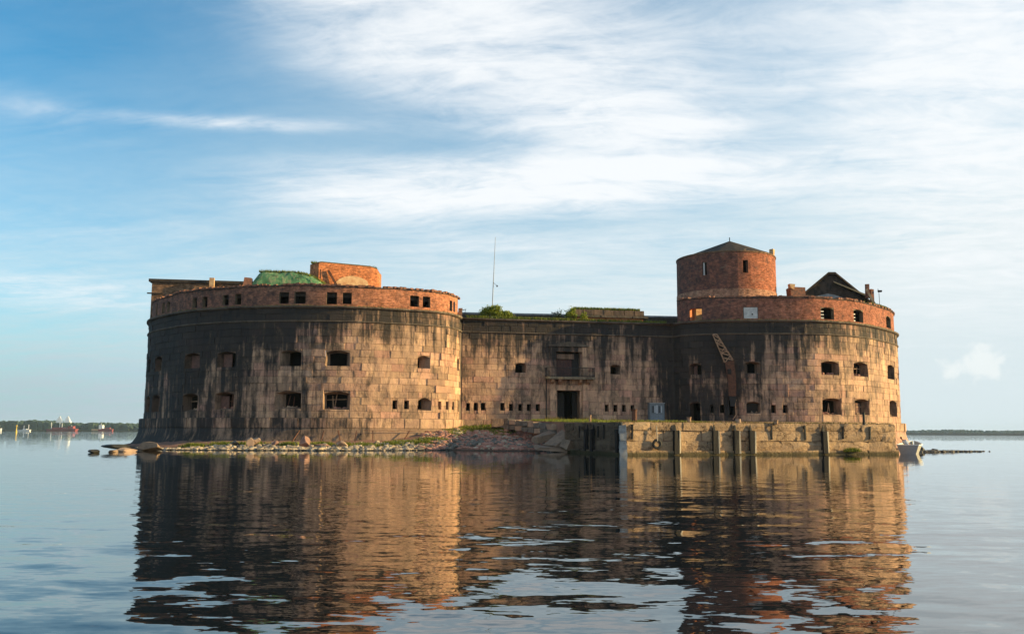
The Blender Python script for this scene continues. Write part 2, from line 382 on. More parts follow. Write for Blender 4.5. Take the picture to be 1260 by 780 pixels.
def make_moss():
    m, t, b = mat('green_mossy_render'); p = t.pos(); x, y, z = t.sep(p)[0:3]
    n = t.noise(p, .9, 6, .65); n2 = t.noise(t.xyz(x, y, t.m('MULTIPLY', z, .4)), 2.6, 5, .65)
    c = t.mix(t.mr(n, .38, .62), (.045, .15, .07), (.14, .27, .12))
    c = t.mix(t.mr(n2, .5, .64, 0, .75), c, (.34, .30, .17))
    c = t.mix(t.mr(t.noise(p, 1.4, 5, .6), .54, .7, 0, .7), c, (.03, .05, .03))
    setp(t, b, c, .9, t.bump(n2, .1, .8), spec=.2); return m
M['moss'] = make_moss()
def make_quay(name='weathered_quay_stone', shade_side=False):
    m, t, b = mat(name); p = t.pos(); x, y, z = t.sep(p)[0:3]
    n1 = t.noise(p, .55, 6, .65, .3); n2 = t.noise(p, 3.2, 6, .7); n3 = t.noise(p, 14, 4, .7)
    oi = t.node('ShaderNodeObjectInfo').outputs['Random']
    c = t.mix(t.mr(n1, .36, .62), (.58, .385, .225), (.38, .255, .16))
    c = t.mix(t.mr(n2, .53, .72, 0, .6), c, (.17, .13, .095))
    c = t.mix(t.mr(t.noise(p, 1.5, 6, .7, .8), .62, .70, 0, .7), c, (.55, .47, .36))
    v = t.m('ADD', .78, t.m('MULTIPLY', oi, .40)); c = t.mix(1.0, c, t.xyz(v, v, v), 'MULTIPLY')
    vo = t.node('ShaderNodeTexVoronoi', feature='DISTANCE_TO_EDGE'); wob = t.noise(p, 1.6, 5, .7, color=True)
    t._in(vo.inputs['Vector'], t.vm('ADD', t.vm('MULTIPLY', p, (.45, .45, .75)), t.vm('MULTIPLY', wob, (.9, .9, .9)))); vo.inputs['Scale'].default_value = 1.0
    crack = t.mr(vo.outputs['Distance'], .006, .022, 1.0, 0.0)
    crack = t.m('MULTIPLY', crack, t.mr(n1, .40, .55, 0.0, .9))
    c = t.mix(crack, c, (.03, .024, .02))
    if shade_side: c = t.mix(1.0, c, (.36, .37, .40), 'MULTIPLY')  # shade of the face turned from the sun, multiplied into the stone colour
    # algae line just above the water
    alg = t.mr(t.m('ADD', z, t.m('MULTIPLY', t.m('SUBTRACT', n2, .5), .35)), .12, .42, 1.0, 0.0, True)
    c = t.mix(t.m('MULTIPLY', alg, .85), c, (.045, .045, .018))
    h = t.m('ADD', t.m('MULTIPLY', crack, -.5), t.m('ADD', t.m('MULTIPLY', n2, 1.2), t.m('MULTIPLY', n3, .35)))
    setp(t, b, c, .92, t.bump(h, .28, 1.0), spec=.2); return m
M['quay'] = make_quay(); M['quay_shaded'] = make_quay('shaded_quay_stone', True)
def make_ground():
    m, t, b = mat('island_soil'); p = t.pos()
    n = t.noise(p, 1.2, 6, .65); n2 = t.noise(p, 6, 4, .7)
    c = t.mix(t.mr(n, .38, .6), (.27, .145, .10), (.36, .19, .135)); c = t.mix(t.mr(n2, .45, .7, 0, .6), c, (.12, .09, .07))
    z = t.sep(p)[2]
    c = t.mix(t.mr(z, .25, .02, 0, .85), c, (.035, .033, .025))
    setp(t, b, c, .95, t.bump(n2, .15, .9), spec=.15); return m
M['ground'] = make_ground()

WATER = dict(fine=.10, mid=.15, swell=.20)
def make_water():
    m, t, b = mat('calm_sea_water'); p = t.pos(); x, y, z = t.sep(p)[0:3]
    dist = t.m('SQRT', t.m('ADD', t.m('MULTIPLY', x, x), t.m('MULTIPLY', y, y)))
    def slope(sx, sy, detail, seed, rough=.5, dis=0.0):
        v = t.noise(t.xyz(t.m('MULTIPLY', x, sx), t.m('MULTIPLY', y, sy), seed), 1.0, detail, rough, dis, True)
        return t.vm('SUBTRACT', v, (.5, .5, .5))
    a = slope(.42, .95, 2, 1.3, .5, .6)       # lazy swell near the boat
    b1 = slope(1.2, 2.4, 3, 5.7, .5, .3)
    c = slope(3.5, 9.0, 2, 9.1, .5)
    amp = lambda k, r0, r1, k1: t.mr(dist, r0, r1, k, k1, True)
    def sc_(v, s):
        nd = t.node('ShaderNodeVectorMath', operation='SCALE'); t._in(nd.inputs[0], v); t._in(nd.inputs['Scale'], s); return nd.outputs[0]
    far = t.mr(dist, 130, 900, 0, .055, True)
    sl = t.vm('ADD', sc_(a, amp(WATER['swell'], 12, 42, .018)), t.vm('ADD', sc_(b1, amp(WATER['mid'], 11, 45, .024)), sc_(c, t.m('ADD', amp(WATER['fine'], 14, 70, .018), far))))
    sx, sy = t.sep(sl)[0], t.sep(sl)[1]
    nrm = t.vm('NORMALIZE', t.xyz(t.m('MULTIPLY', sx, .45), sy, 1.0))
    setp(t, b, (.004, .008, .010), .012, nrm); b.inputs['IOR'].default_value = 1.62
    return m
M['water'] = make_water()

# ------------------------------------------------------------------ the plan of the fort
C0 = np.array([7.2, 112.2]); AX = R(10.25)
EX = np.array([math.cos(AX), math.sin(AX)]); EN = np.array([math.sin(AX), -math.cos(AX)])
HR = [(13.7, 0), (14.3, 1.6), (15.8, 3.3), (18.5, 4.7), (22, 5.6), (26, 6.5), (30, 7.0), (34, 6.3), (38, 4.7), (41, 2.7), (43.5, .7), (46.2, -1.6), (48.5, -4.0), (50.5, -7), (52.3, -11), (53.5, -15.5), (54, -21), (53, -28), (49.5, -36), (43, -43), (33, -49), (20, -53)]
HL = [(13.6, 0), (14, 1.5), (15.6, 4.2), (18.2, 5.7), (22.3, 6.7), (26, 7.3), (30, 7.2), (35, 6.2), (39.2, 4.7), (41.5, 3.4), (44.3, 1.4), (46.8, -1.0), (49.3, -4.6), (51, -7.3), (52.5, -10.4), (53.6, -15), (54, -21), (53, -28), (49.5, -36), (43, -43), (33, -49), (20, -53)]
def spline(P, n=12):
    P = np.array(P, float); Q = np.vstack([2 * P[0] - P[1], P, 2 * P[-1] - P[-2]]); o = []
    for i in range(1, len(Q) - 2):
        a, b, c, d = Q[i - 1:i + 3]
        for k in range(n):
            t = k / n; o.append(.5 * (2 * b + (c - a) * t + (2 * a - 5 * b + 4 * c - d) * t * t + (3 * b - a - 3 * c + d) * t ** 3))
    o.append(P[-1]); return np.array(o)
_r = spline(HR); _l = spline(HL); _l[:, 0] *= -1
_st = np.vstack([_l[::-1], _r]); _d = np.r_[0, np.cumsum(np.hypot(*np.diff(_st, axis=0).T))]
_um = (_d[len(_l) - 1] + _d[len(_l)]) / 2
_u = np.arange(0, _d[-1], .25)
STP = np.c_[np.interp(_u, _d, _st[:, 0]), np.interp(_u, _d, _st[:, 1])]; US = _u - _um
PXY = C0 + STP[:, :1] * EX + STP[:, 1:] * EN
PT = np.gradient(PXY, axis=0); PT /= np.linalg.norm(PT, axis=1)[:, None]
PN = np.c_[PT[:, 1], -PT[:, 0]]
def ip(A, u): return np.array([np.interp(u, US, A[:, 0]), np.interp(u, US, A[:, 1])])
def wp(u, off, z):
    p = ip(PXY, u) + ip(PN, u) * off; return (p[0], p[1], z)
def wang(u): tx, ty = ip(PT, u); return math.atan2(ty, tx)
JL, JR = -13.55, 13.72
Z_FOOT, Z_PL0, Z_PL1, Z_STR, Z_LEDGE = -0.8, 2.28, 3.40, 14.18, 15.95

def strip(prof, u0, u1, du=.75, closed=False):
    """Sweep a profile of (offset, z) along the wall."""
    us = np.arange(u0, u1 + 1e-6, du); us[-1] = u1
    if us[-1] - us[-2] < .05: us = np.delete(us, -2)
    V = [wp(u, o, z) for u in us for o, z in prof]; n = len(prof); Fc = []; uv = [(u, z) for u in us for o, z in prof]
    for i in range(len(us) - 1):
        for k in range(n - (0 if closed else 1)):
            a, b = i * n + k, i * n + (k + 1) % n
            Fc.append((a, a + n, b + n, b))
    if closed:
        Fc.append(tuple(range(n))); Fc.append(tuple(range(len(us) * n - 1, (len(us) - 1) * n - 1, -1)))
    return V, Fc, uv

def holed_wall(u0, u1, z0, z1, off, opens, du=1.0, dz=None, topjit=None):
    """A wall sheet with real openings."""
    us = set(np.round(np.arange(u0, u1, du), 3)) | {u0, u1}; zs = {z0, z1}
    for a, b, c, d in opens:
        us = {u for u in us if not (abs(u - a) < .12 or abs(u - b) < .12)} | {a, b}
        zs |= {max(c, z0), min(d, z1)}
    us = sorted(us); zs = sorted(zs)
    V = []; uv = []
    for u in us:
        for z in zs:
            zz = z + (topjit(u) if topjit and z == z1 else 0); V.append(wp(u, off, zz)); uv.append((u, zz))
    n = len(zs); Fc = []
    for i in range(len(us) - 1):
        for k in range(n - 1):
            uc, zc = (us[i] + us[i + 1]) / 2, (zs[k] + zs[k + 1]) / 2
            if any(a < uc < b and c < zc < d for a, b, c, d in opens): continue
            a = i * n + k; Fc.append((a, a + n, a + n + 1, a + 1))
    return V, Fc, uv

def bars(ob, o, off, dep, kind):
    u0, u1, z0, z1 = o; w = u1 - u0; rr = random.Random(int(u0 * 100)); mb = MB()
    for k in range(kind):
        u = u0 + w * rr.uniform(.22, .78); lean = rr.uniform(-.12, .12) * w
        mb.bar(wp(u, off - dep, z0 + .05), wp(u + lean, off - dep + rr.uniform(-.1, .1), z0 + (z1 - z0) * rr.uniform(.6, .98)), .09)
    if rr.random() < .6: mb.bar(wp(u0 + .1 * w, off - dep, z0 + (z1 - z0) * .55), wp(u1 - .1 * w, off - dep, z0 + (z1 - z0) * rr.uniform(.45, .6)), .08)
    mb.build('broken_frame', M['rust_pale' if rr.random() < .4 else 'rust'], ob)
    mb = MB()
    for k in range(9): mb.rock(wp(u0 + w * rr.uniform(.15, .85), off - dep + rr.uniform(-.35, .25), z0 + .16), [rr.uniform(.2, .45) for _ in range(3)], rr.uniform(0, 6))
    q_ = mb.build('window_rubble', M['stone_tan' if rr.random() < .5 else 'stone_pink'], ob); q_['kind'] = 'stuff'
def embrasure(par, name, o, off, depth=.9, shrink=(.2, .2, .12, .15), rise=0.0, room=2.2, mats=None, sub=None):
    """Splayed window opening: arch filler, reveals, then a dark room behind."""
    u0, u1, z0, z1 = o; mb = MB(); nA = 6 if rise else 1
    if u1 - u0 < .9: nA = 4 if rise else 1
    mats = mats or [M['reveal'], M['dark']]
    cu = (u0 + u1) / 2; P0 = np.array(ip(PXY, cu)); T = ip(PT, cu); Nn = ip(PN, cu)
    A = np.array(wp(u0, off, 0))[:2]; B = np.array(wp(u1, off, 0))[:2]
    def pt(f, dep, z, l=0.0, r=0.0):
        a = A + T * l - Nn * dep; b = B - T * r - Nn * dep; q = a + (b - a) * f; return (q[0], q[1], z)
    def ring(dep, sl, sr, sb, stp, rs):
        L = [pt(0, dep, z0 + sb, sl, sr)]
        for k in range(nA + 1):
            f = k / nA; zz = z1 - stp - rs * ((2 * f - 1) ** 2); L.append(pt(f, dep, zz, sl, sr))
        L.append(pt(1, dep, z0 + sb, sl, sr)); return L
    sl, sr, sb, stp = shrink
    r0 = ring(0.0, 0, 0, 0, 0, rise); r1 = ring(depth, sl, sr, sb, stp, rise * .6); n = len(r0)
    mb.add(r0 + r1, [(k, (k + 1) % n, n + (k + 1) % n, n + k) for k in range(n)], 0)
    if rise:   # the corners above the arch
        V = []; Fc = []
        for k in range(nA + 1):
            f = k / nA; V += [pt(f, 0.004, z1 - rise * ((2 * f - 1) ** 2)), pt(f, 0.004, z1)]
        Fc = [(2 * k, 2 * k + 2, 2 * k + 3, 2 * k + 1) for k in range(nA)]
        mb.add(V, Fc, 0)
    # room
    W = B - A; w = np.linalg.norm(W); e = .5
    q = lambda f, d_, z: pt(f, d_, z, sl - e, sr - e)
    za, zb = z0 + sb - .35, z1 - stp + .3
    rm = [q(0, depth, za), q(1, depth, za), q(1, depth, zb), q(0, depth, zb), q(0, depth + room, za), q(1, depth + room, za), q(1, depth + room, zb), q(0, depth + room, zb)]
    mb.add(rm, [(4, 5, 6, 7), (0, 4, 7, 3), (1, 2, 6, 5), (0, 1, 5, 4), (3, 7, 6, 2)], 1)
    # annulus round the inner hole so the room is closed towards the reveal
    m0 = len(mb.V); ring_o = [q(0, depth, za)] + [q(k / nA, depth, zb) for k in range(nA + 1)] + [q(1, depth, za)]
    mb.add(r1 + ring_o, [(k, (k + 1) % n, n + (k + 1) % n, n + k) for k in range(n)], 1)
    ob = mb.build(name, mats, par); LAST[0] = ob
    if sub:
        f0, f1, g0, g1, dp, mt = sub
        s2 = MB(); wz = z1 - stp - z0 - sb
        a = pt(f0, dp, z0 + sb + wz * g0, sl * dp / depth, sr * dp / depth); b = pt(f1, dp, 0, sl * dp / depth, sr * dp / depth)
        c = ((a[0] + b[0]) / 2, (a[1] + b[1]) / 2, z0 + sb * .9 + wz * (g0 + g1) / 2)
        s2.box(c, (math.hypot(b[0] - a[0], b[1] - a[1]), .12, wz * (g1 - g0)), math.atan2(T[1], T[0]))
        s2.build('infill', M[mt], ob)
    return ob

BLOCKS = {}
def block_mesh(w, h, v):
    key = (round(w / .05), round(h / .02), v)
    if key not in BLOCKS:
        w, h = key[0] * .05, key[1] * .02; r_ = random.Random(hash(key)); c = .022 + .02 * r_.random(); b = .022
        hw, hh = w / 2, h / 2; j = lambda: r_.uniform(-.012, .012)
        V = [(-hw, .25, -hh), (hw, .25, -hh), (hw, .25, hh), (-hw, .25, hh), (-hw, b, -hh), (hw, b, -hh), (hw, b, hh), (-hw, b, hh)]
        V += [(-hw + c + j(), j(), -hh + c + j()), (hw - c + j(), j(), -hh + c + j()), (hw - c + j(), j(), hh - c + j()), (-hw + c + j(), j(), hh - c + j())]
        Fc = [(4, 5, 1, 0), (5, 6, 2, 1), (6, 7, 3, 2), (7, 4, 0, 3), (8, 9, 5, 4), (9, 10, 6, 5), (10, 11, 7, 6), (11, 8, 4, 7), (8, 9, 10, 11)]
        Fc = [tuple(reversed(f)) if i < 8 else f for i, f in enumerate(Fc)]
        BLOCKS[key] = mesh('granite_block', V, Fc, M['granite'])
    return BLOCKS[key]

def lay_blocks(par, u0, u1, courses, opens, off, width=2.0, jw=.035, seed=1):
    """Granite courses; returns (u, z, w, h, off) of every stone."""
    r_ = random.Random(seed); out = []
    for ci, (z0, z1, o_) in enumerate(courses):
        u = u0 - (width / 2 if ci % 2 else 0) * r_.uniform(.8, 1.2); cuts = []
        while u < u1:
            cuts.append(u); u += width * r_.uniform(.55, 1.4)
        cuts = [max(c, u0) for c in cuts] + [u1]
        for a, b in zip(cuts[:-1], cuts[1:]):
            if b - a < .25: continue
            rects = [(a, b, z0, z1)]
            for oa, ob, oc, od in opens:
                nr = []
                for (p, q, s, t) in rects:
                    if ob <= p or oa >= q or od <= s or oc >= t: nr.append((p, q, s, t)); continue
                    if oa > p: nr.append((p, oa, s, t))
                    if ob < q: nr.append((ob, q, s, t))
                    m0, m1 = max(p, oa), min(q, ob)
                    if oc > s: nr.append((m0, m1, s, oc))
                    if od < t: nr.append((m0, m1, od, t))
                rects = nr
            for p, q, s, t in rects:
                if q - p > .12 and t - s > .1: out.append(((p + q) / 2, (s + t) / 2, q - p - jw, t - s - jw, off + o_ + r_.uniform(-.03, .035) - (r_.uniform(.01, .03) if r_.random() < .1 else 0)))
    return out

def facing(u):
    p = ip(PXY, u); n = ip(PN, u); v = -p / np.linalg.norm(p); return float(n @ v), np.linalg.norm(p)
def set_blocks(par, items, limit=300):
    def score(it):
        c, d = facing(it[0]); return it[2] * it[3] * max(c, 0.0) / d / d
    items = sorted(items, key=score, reverse=True)
    for k, (u, z, w, h, off) in enumerate(items[:limit]):
        p = wp(u, off, z); o = bpy.data.objects.new('granite_block', block_mesh(w, h, k % 3))
        link(o, par, p, (random.uniform(-.006, .006), 0, wang(u)))
    rest = items[limit:]
    if rest:
        mb = MB(); tints = []
        for u, z, w, h, off in rest:
            me = block_mesh(w, h, 0); p = np.array(wp(u, off, z)); a = wang(u); ca, sa = math.cos(a), math.sin(a)
            V = [(v.co.x * ca - v.co.y * sa + p[0], v.co.x * sa + v.co.y * ca + p[1], v.co.z + p[2]) for v in me.vertices]
            mb.add(V, [tuple(f.vertices) for f in me.polygons]); tints += [random.random()] * len(me.polygons)
        o = mb.build('granite_masonry', M['granite'], par); o['kind'] = 'stuff'
        at = o.data.attributes.new('tint', 'FLOAT', 'FACE'); at.data.foreach_set('value', np.array(tints, np.float32))

_cz = [Z_PL1 + i * .768 + (random.uniform(-.07, .07) if 0 < i < 14 else 0) for i in range(15)]
COURSES = [(_cz[i], _cz[i + 1], 0.0) for i in range(14)] + [(Z_STR + .14, Z_STR + .14 + .74, 0.0), (Z_STR + .88, Z_LEDGE - .28, 0.0)]
PLINTH = [(Z_PL0, Z_PL1 - .02, .55)]

# window tables: (u0, u1, z0, z1)
LU = [(-63.5, -62.2, 9.2, 10.9), (-60.15, -58.0, 9.15, 10.95), (-51.8, -49.1, 9.12, 10.85), (-46.4, -43.8, 9.12, 10.85), (-38.4, -35.95, 9.16, 10.9), (-33.2, -30.5, 9.2, 10.92), (-22.6, -21.0, 9.2, 10.65), (-15.45, -14.35, 9.3, 10.72)]
LL = [(-63.4, -61.6, 4.2, 6.15), (-60.6, -58.05, 4.15, 6.22), (-51.85, -49.15, 4.2, 6.2), (-46.45, -43.8, 4.3, 6.28), (-38.75, -35.8, 4.4, 6.35), (-33.3, -30.35, 4.32, 6.35), (-22.45, -20.75, 4.36, 5.8), (-14.95, -14.05, 4.35, 5.84)]
LLOOP = [(-25.48, -24.94, 4.45, 5.43), (-24.12, -23.56, 4.48, 5.43), (-19.8, -19.3, 4.52, 5.43), (-18.55, -18.0, 4.53, 5.45), (-17.0, -16.4, 4.55, 5.47)]
LBW = [(-62.05, -61.4, 16.42, 17.75), (-59.67, -58.75, 16.35, 17.65), (-58.05, -57.2, 16.35, 17.65), (-51.3, -50.45, 16.25, 17.45), (-49.5, -48.65, 16.22, 17.45), (-46.3, -45.4, 16.28, 17.47), (-44.5, -43.6, 16.26, 17.5), (-38.85, -37.7, 16.28, 17.58), (-37.05, -35.75, 16.26, 17.6), (-33.35, -32.15, 16.2, 17.57), (-31.5, -30.45, 16.28, 17.58), (-23.55, -22.45, 16.35, 17.65), (-21.97, -20.95, 16.35, 17.65), (-17.5, -16.65, 16.32, 17.6), (-16.25, -15.65, 16.36, 17.62)]
CW = [(-6.88, -5.56, 9.27, 10.5), (5.4, 6.72, 9.27, 10.48)]
CLOOP = [(-12.97, -12.52, 4.53, 5.44), (-12.06, -11.53, 4.56, 5.5), (-11.16, -10.6, 4.57, 5.52), (-8.72, -8.22, 4.57, 5.5), (-7.64, -7.12, 4.56, 5.38), (-6.47, -5.95, 4.55, 5.38), (-5.36, -4.87, 4.56, 5.39), (-4.27, -3.76, 4.55, 5.4), (4.65, 5.14, 4.57, 5.41), (5.78, 6.26, 4.56, 5.4), (6.89, 7.38, 4.57, 5.4), (8.04, 8.5, 4.6, 5.4)]
GATE, DOOR2 = (-1.52, 1.38, 3.2, 7.13), (-1.71, 1.45, 8.82, 11.99)
RU = [(16.3, 17.95, 9.2, 10.6), (23.35, 25.35, 9.25, 10.75), (33.05, 35.8, 9.2, 10.9), (38.5, 41.55, 9.2, 11.0), (48.6, 51.7, 9.3, 11.2), (54.4, 56.5, 9.4, 11.3)]
RL = [(16.25, 17.75, 3.45, 5.75), (23.45, 25.15, 4.35, 5.8), (33.0, 35.95, 4.27, 6.28), (38.4, 41.6, 4.3, 6.3), (48.65, 52.1, 4.27, 6.4), (55.2, 57.2, 4.2, 6.4)]
RLOOP = [(18.95, 19.4, 4.42, 5.4), (20.2, 20.75, 4.4, 5.42), (26.47, 27.03, 4.42, 5.4), (27.9, 28.47, 4.42, 5.4)]
RHOLE = (21.35, 22.05, 4.1, 6.1)
RBW = [(16.4, 18.15, 16.1, 17.6), (23.45, 25.3, 16.2, 17.62), (33.5, 35.65, 16.2, 17.72), (39.35, 41.6, 16.2, 17.85), (50.0, 52.4, 16.4, 18.0), (56.3, 58.0, 16.5, 18.1)]

def ledge_profile(zt):
    return [(-.62, zt), (.06, zt), (.06, zt - .12), (.0, zt - .2), (-.22, zt - .3), (-.62, zt - .3)]
STRING = [(-.5, Z_STR + .13), (-.10, Z_STR + .13), (-.08, Z_STR + .04), (-.2, Z_STR - .06), (-.5, Z_STR - .06)]
FOOT = [(.2, Z_PL0), (.26, Z_PL0), (.34, 1.7), (.55, 1.1), (.95, .5), (1.45, 0.05), (1.9, -.35), (2.1, -.9)]
def wing(par, ua, ub, va, vb, opens, seed):
    """Stonework of one wing: core behind the joints, blocks, string course, cornice, plinth, sloped foot."""
    V, Fc, uv = holed_wall(ua, ub, Z_PL1 - .3, Z_LEDGE - .1, -.32, opens)
    obj('wall_core', V, Fc, M['joint'], par)
    items = lay_blocks(par, max(ua, va), min(ub, vb), COURSES, opens, -.25, 2.0, .016, seed)
    items += lay_blocks(par, max(ua, va), min(ub, vb), PLINTH, [], -.25, 2.3, .035, seed + 5)
    set_blocks(par, items)
    for nm, prof in (('cornice', ledge_profile(Z_LEDGE)), ('string_course', STRING)):
        V, Fc, uv = strip(prof, ua, ub, 1.0, True); obj(nm, V, Fc, M['ledge'], par)
def plinth(par, ua, ub):
    V, Fc, uv = strip([(-.4, Z_PL1), (.26, Z_PL1), (.26, Z_PL0 + .1), (.24, Z_PL0), (-.4, Z_PL0)], ua, ub, 1.0, True); obj('plinth_core', V, Fc, M['joint'], par)
    V, Fc, uv = strip(FOOT, ua, ub, 1.0); obj('sloped_foot', V, Fc, M['granite'], par, smooth=True)
def brick_storey(par, ua, ub, z1, opens, mt, jit):
    V, Fc, uv = holed_wall(ua, ub, Z_LEDGE - .02, z1, -.55, opens, .5, topjit=jit)
    obj('brick_storey', V, Fc, M[mt], par, uv=uv)
    us = np.arange(ua, ub, .5); V = []
    for u in us: zt = z1 + jit(u); V += [wp(u, -.5, zt - .1), wp(u, -.5, zt + .02), wp(u, -1.1, zt + .04), wp(u, -1.1, zt - 1.2)]
    Fc = [(4 * i + k, 4 * i + 4 + k, 4 * i + 5 + k, 4 * i + 1 + k) for i in range(len(us) - 1) for k in range(3)]
    obj('coping', V, Fc, M['roofing'], par)
_jn = np.cumsum(rng.normal(0, .03, 1200)); _jn -= np.convolve(_jn, np.ones(60) / 60, 'same')
def top_jit(u): return float(np.interp(u, np.arange(1200) * .3 - 180, _jn)) * .8 + .02 * math.sin(u * 1.7)

def crumble(par, ua, ub, z1, jit, n, mt):
    mb = MB(); rr = random.Random(int(ua * 7 + n))
    for _ in range(n):
        u = rr.uniform(ua, ub); k = rr.choice((1, 1, 2, 3, 5))
        for i in range(k): mb.box(wp(u + i * .36, -.8 + rr.uniform(-.2, .2), z1 + jit(u) + .05 + rr.uniform(0, .1)), (.34, .5, rr.uniform(.1, .28)), wang(u) + rr.uniform(-.15, .15), jit=.03)
    tag(mb.build('loose_bricks', M[mt], par), kind='stuff')
# ---- left bastion
bl = thing('bastion', wp(-36, -18, 0), 'round granite bastion with a soot-black face, brick top storey with small square windows', 'bastion')
wing(bl, -110, JL, -68, JL, LU + LL + LLOOP, 3); plinth(bl, -110, JL + .25)
brick_storey(bl, -90, JL - .3, 18.3, LBW, 'brick_left', top_jit)
crumble(bl, -64, JL - 1.5, 18.3, top_jit, 120, 'brick_plain')
for i, o in enumerate(LU):
    sub = (0.0, 1.0, 0, 1, .8, 'infill') if i < 2 else ((.1, .8, 0, .96, .75, 'infill') if i == 2 else ((.1, .62, 0, .95, .7, 'infill') if i == 3 else None))
    sh = (.85, .1, .05, .12) if i == 4 else ((.45, .35, .05, .2) if i == 5 else ((.05, .95, .1, .35) if i == 6 else (.15, .15, .05, .12)))
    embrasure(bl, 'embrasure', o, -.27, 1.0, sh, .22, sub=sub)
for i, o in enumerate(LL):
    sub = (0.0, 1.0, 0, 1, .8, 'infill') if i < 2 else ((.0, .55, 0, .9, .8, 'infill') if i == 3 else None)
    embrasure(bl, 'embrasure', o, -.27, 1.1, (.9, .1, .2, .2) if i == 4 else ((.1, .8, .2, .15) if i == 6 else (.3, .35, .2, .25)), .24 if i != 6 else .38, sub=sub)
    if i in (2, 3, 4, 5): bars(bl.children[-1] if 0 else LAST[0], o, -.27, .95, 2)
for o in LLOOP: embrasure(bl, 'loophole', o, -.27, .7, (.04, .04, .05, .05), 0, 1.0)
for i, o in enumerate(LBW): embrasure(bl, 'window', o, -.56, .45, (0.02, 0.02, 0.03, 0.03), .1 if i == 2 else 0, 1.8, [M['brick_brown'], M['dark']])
def deck(par, ua, ub, z, extra=()):
    V = [wp(u, -.9, z) for u in np.arange(ua, ub, 1.5)] + [(*e, z) for e in extra]
    obj('roof_deck', V, [tuple(range(len(V)))], M['deck'], par)
deck(bl, -108, JL - .4, 18.1)

# ---- curtain wall with the gate
cw = thing('gate_wing', wp(0, -4, 3.3), 'straight granite gate wing with balcony between the two round bastions', 'fort wing')
wing(cw, JL, JR, JL, JR, CW + CLOOP + [GATE, DOOR2], 9)
V, Fc, uv = strip([(-.2, 3.45), (-.2, -.3)], JL, JR, 1.0); obj('footing', V, Fc, M['reveal'], cw)
for o in CW: embrasure(cw, 'window', o, -.27, 1.0, (.12, .3, .12, .22), .16)
for i, o in enumerate(CLOOP): embrasure(cw, 'loophole', o, -.27, .7, (.04, .04, .05, .05), .12 if i in (1, 2) else 0, 1.0)
embrasure(cw, 'gateway', GATE, -.27, 1.6, (.0, .0, .0, .0), 0, 5.0)
embrasure(cw, 'balcony_doorway', DOOR2, -.27, .8, (.0, .0, .0, .0), 0, 3.0)
def cbox(mb, u0, u1, z0, z1, o0, o1, m=0):
    c = wp((u0 + u1) / 2, (o0 + o1) / 2, (z0 + z1) / 2); return mb.box(c, (u1 - u0, abs(o1 - o0), z1 - z0), wang((u0 + u1) / 2), m)
for (a, b) in ((-1.5, -.3), (.75, 1.36)):
    lf = cbox(MB(), a, b, 3.3, 6.9, -1.75, -1.65).build('gate_leaf', M['gate'], cw)
    k = a + .04
    while k < b - .1:
        cbox(MB(), k, min(k + .26, b), 3.32, 6.86, -1.65, -1.61).build('plank', M['gate'], lf); k += .3
dl = cbox(MB(), -1.68, .5, 8.84, 11.1, -.95, -.87).build('balcony_door', M['door_red'], cw)
for k in range(6): cbox(MB(), -1.66 + k * .36, -1.33 + k * .36, 8.86, 11.05, -.87, -.83).build('plank', M['door_red'], dl)
cbox(MB(), -1.5, .75, 11.12, 11.75, -.9, -.6).build('lintel', M['reveal'], cw)
cbox(MB(), .55, 1.44, 8.84, 11.9, -1.0, -.9).build('door_panel', M['gate'], cw)
for a, b in ((-2.42, -1.72), (1.75, 2.42)):
    for z0, z1 in ((3.3, 8.5), (8.82, 12.62)):
        n = max(2, round((z1 - z0) / 1.3)); hgt = (z1 - z0) / n
        pl = cbox(MB(), a, b, z0, z1, -.24, -.12).build('pilaster', M['reveal'], cw)
        for k in range(n): cbox(MB(), a - .03, b + .03, z0 + k * hgt + .02, z0 + (k + 1) * hgt - .02, -.2, -.04 - .02 * (k % 2)).build('stone', M['granite'], pl)
cbox(MB(), -1.7, 1.73, 12.02, 12.6, -.24, -.1).build('door_head', M['granite'], cw)
cbox(MB(), -1.7, 1.73, 7.16, 7.75, -.24, -.1).build('gate_lintel', M['granite'], cw)
mb = MB(); Vp = [wp(-2.6, o, 12.66) for o in (-.24, .1)] + [wp(2.6, o, 12.66) for o in (-.24, .1)] + [wp(2.6, o, 12.8) for o in (-.24, .1)] + [wp(0, o, 13.28) for o in (-.24, .1)] + [wp(-2.6, o, 12.8) for o in (-.24, .1)]
mb.add(Vp, [(1, 3, 5, 7, 9), (8, 6, 4, 2, 0), (5, 4, 6, 7), (7, 6, 8, 9), (1, 0, 2, 3), (0, 1, 9, 8), (3, 2, 4, 5)]); mb.build('pediment', M['ledge'], cw)
cbox(MB(), -3.15, 3.12, 8.5, 8.8, -.24, .95).build('balcony_slab', M['ledge'], cw)
for u in (-2.3, -1.35, 1.3, 2.3):
    mb = MB(); Vb = [wp(u + s, o, z) for s in (-.16, .16) for o, z in ((-.24, 8.49), (.75, 8.49), (.6, 8.2), (-.24, 7.85))]
    mb.add(Vb, [(0, 1, 2, 3), (7, 6, 5, 4), (0, 4, 5, 1), (1, 5, 6, 2), (2, 6, 7, 3)]); mb.build('bracket', M['granite'], cw)
mb = MB()
for z in (8.9, 9.92): mb.bar(wp(-3.08, .88, z), wp(3.05, .88, z), .07); [mb.bar(wp(u, -.2, z), wp(u, .88, z), .07) for u in (-3.08, 3.05)]
for k in range(36): u = -3.08 + 6.13 * k / 35; mb.bar(wp(u, .88, 8.8), wp(u, .88, 9.92), .035)
for k in range(6):
    for u in (-3.08, 3.05): mb.bar(wp(u, -.15 + k * .2, 8.8), wp(u, -.15 + k * .2, 9.92), .035)
mb.build('railing', M['iron'], cw)
mb = MB(); mb.bar(wp(-2.95, -.1, 3.2), wp(-2.95, -.1, 8.5), .15, n=8); mb.build('drainpipe', M['iron'], cw)
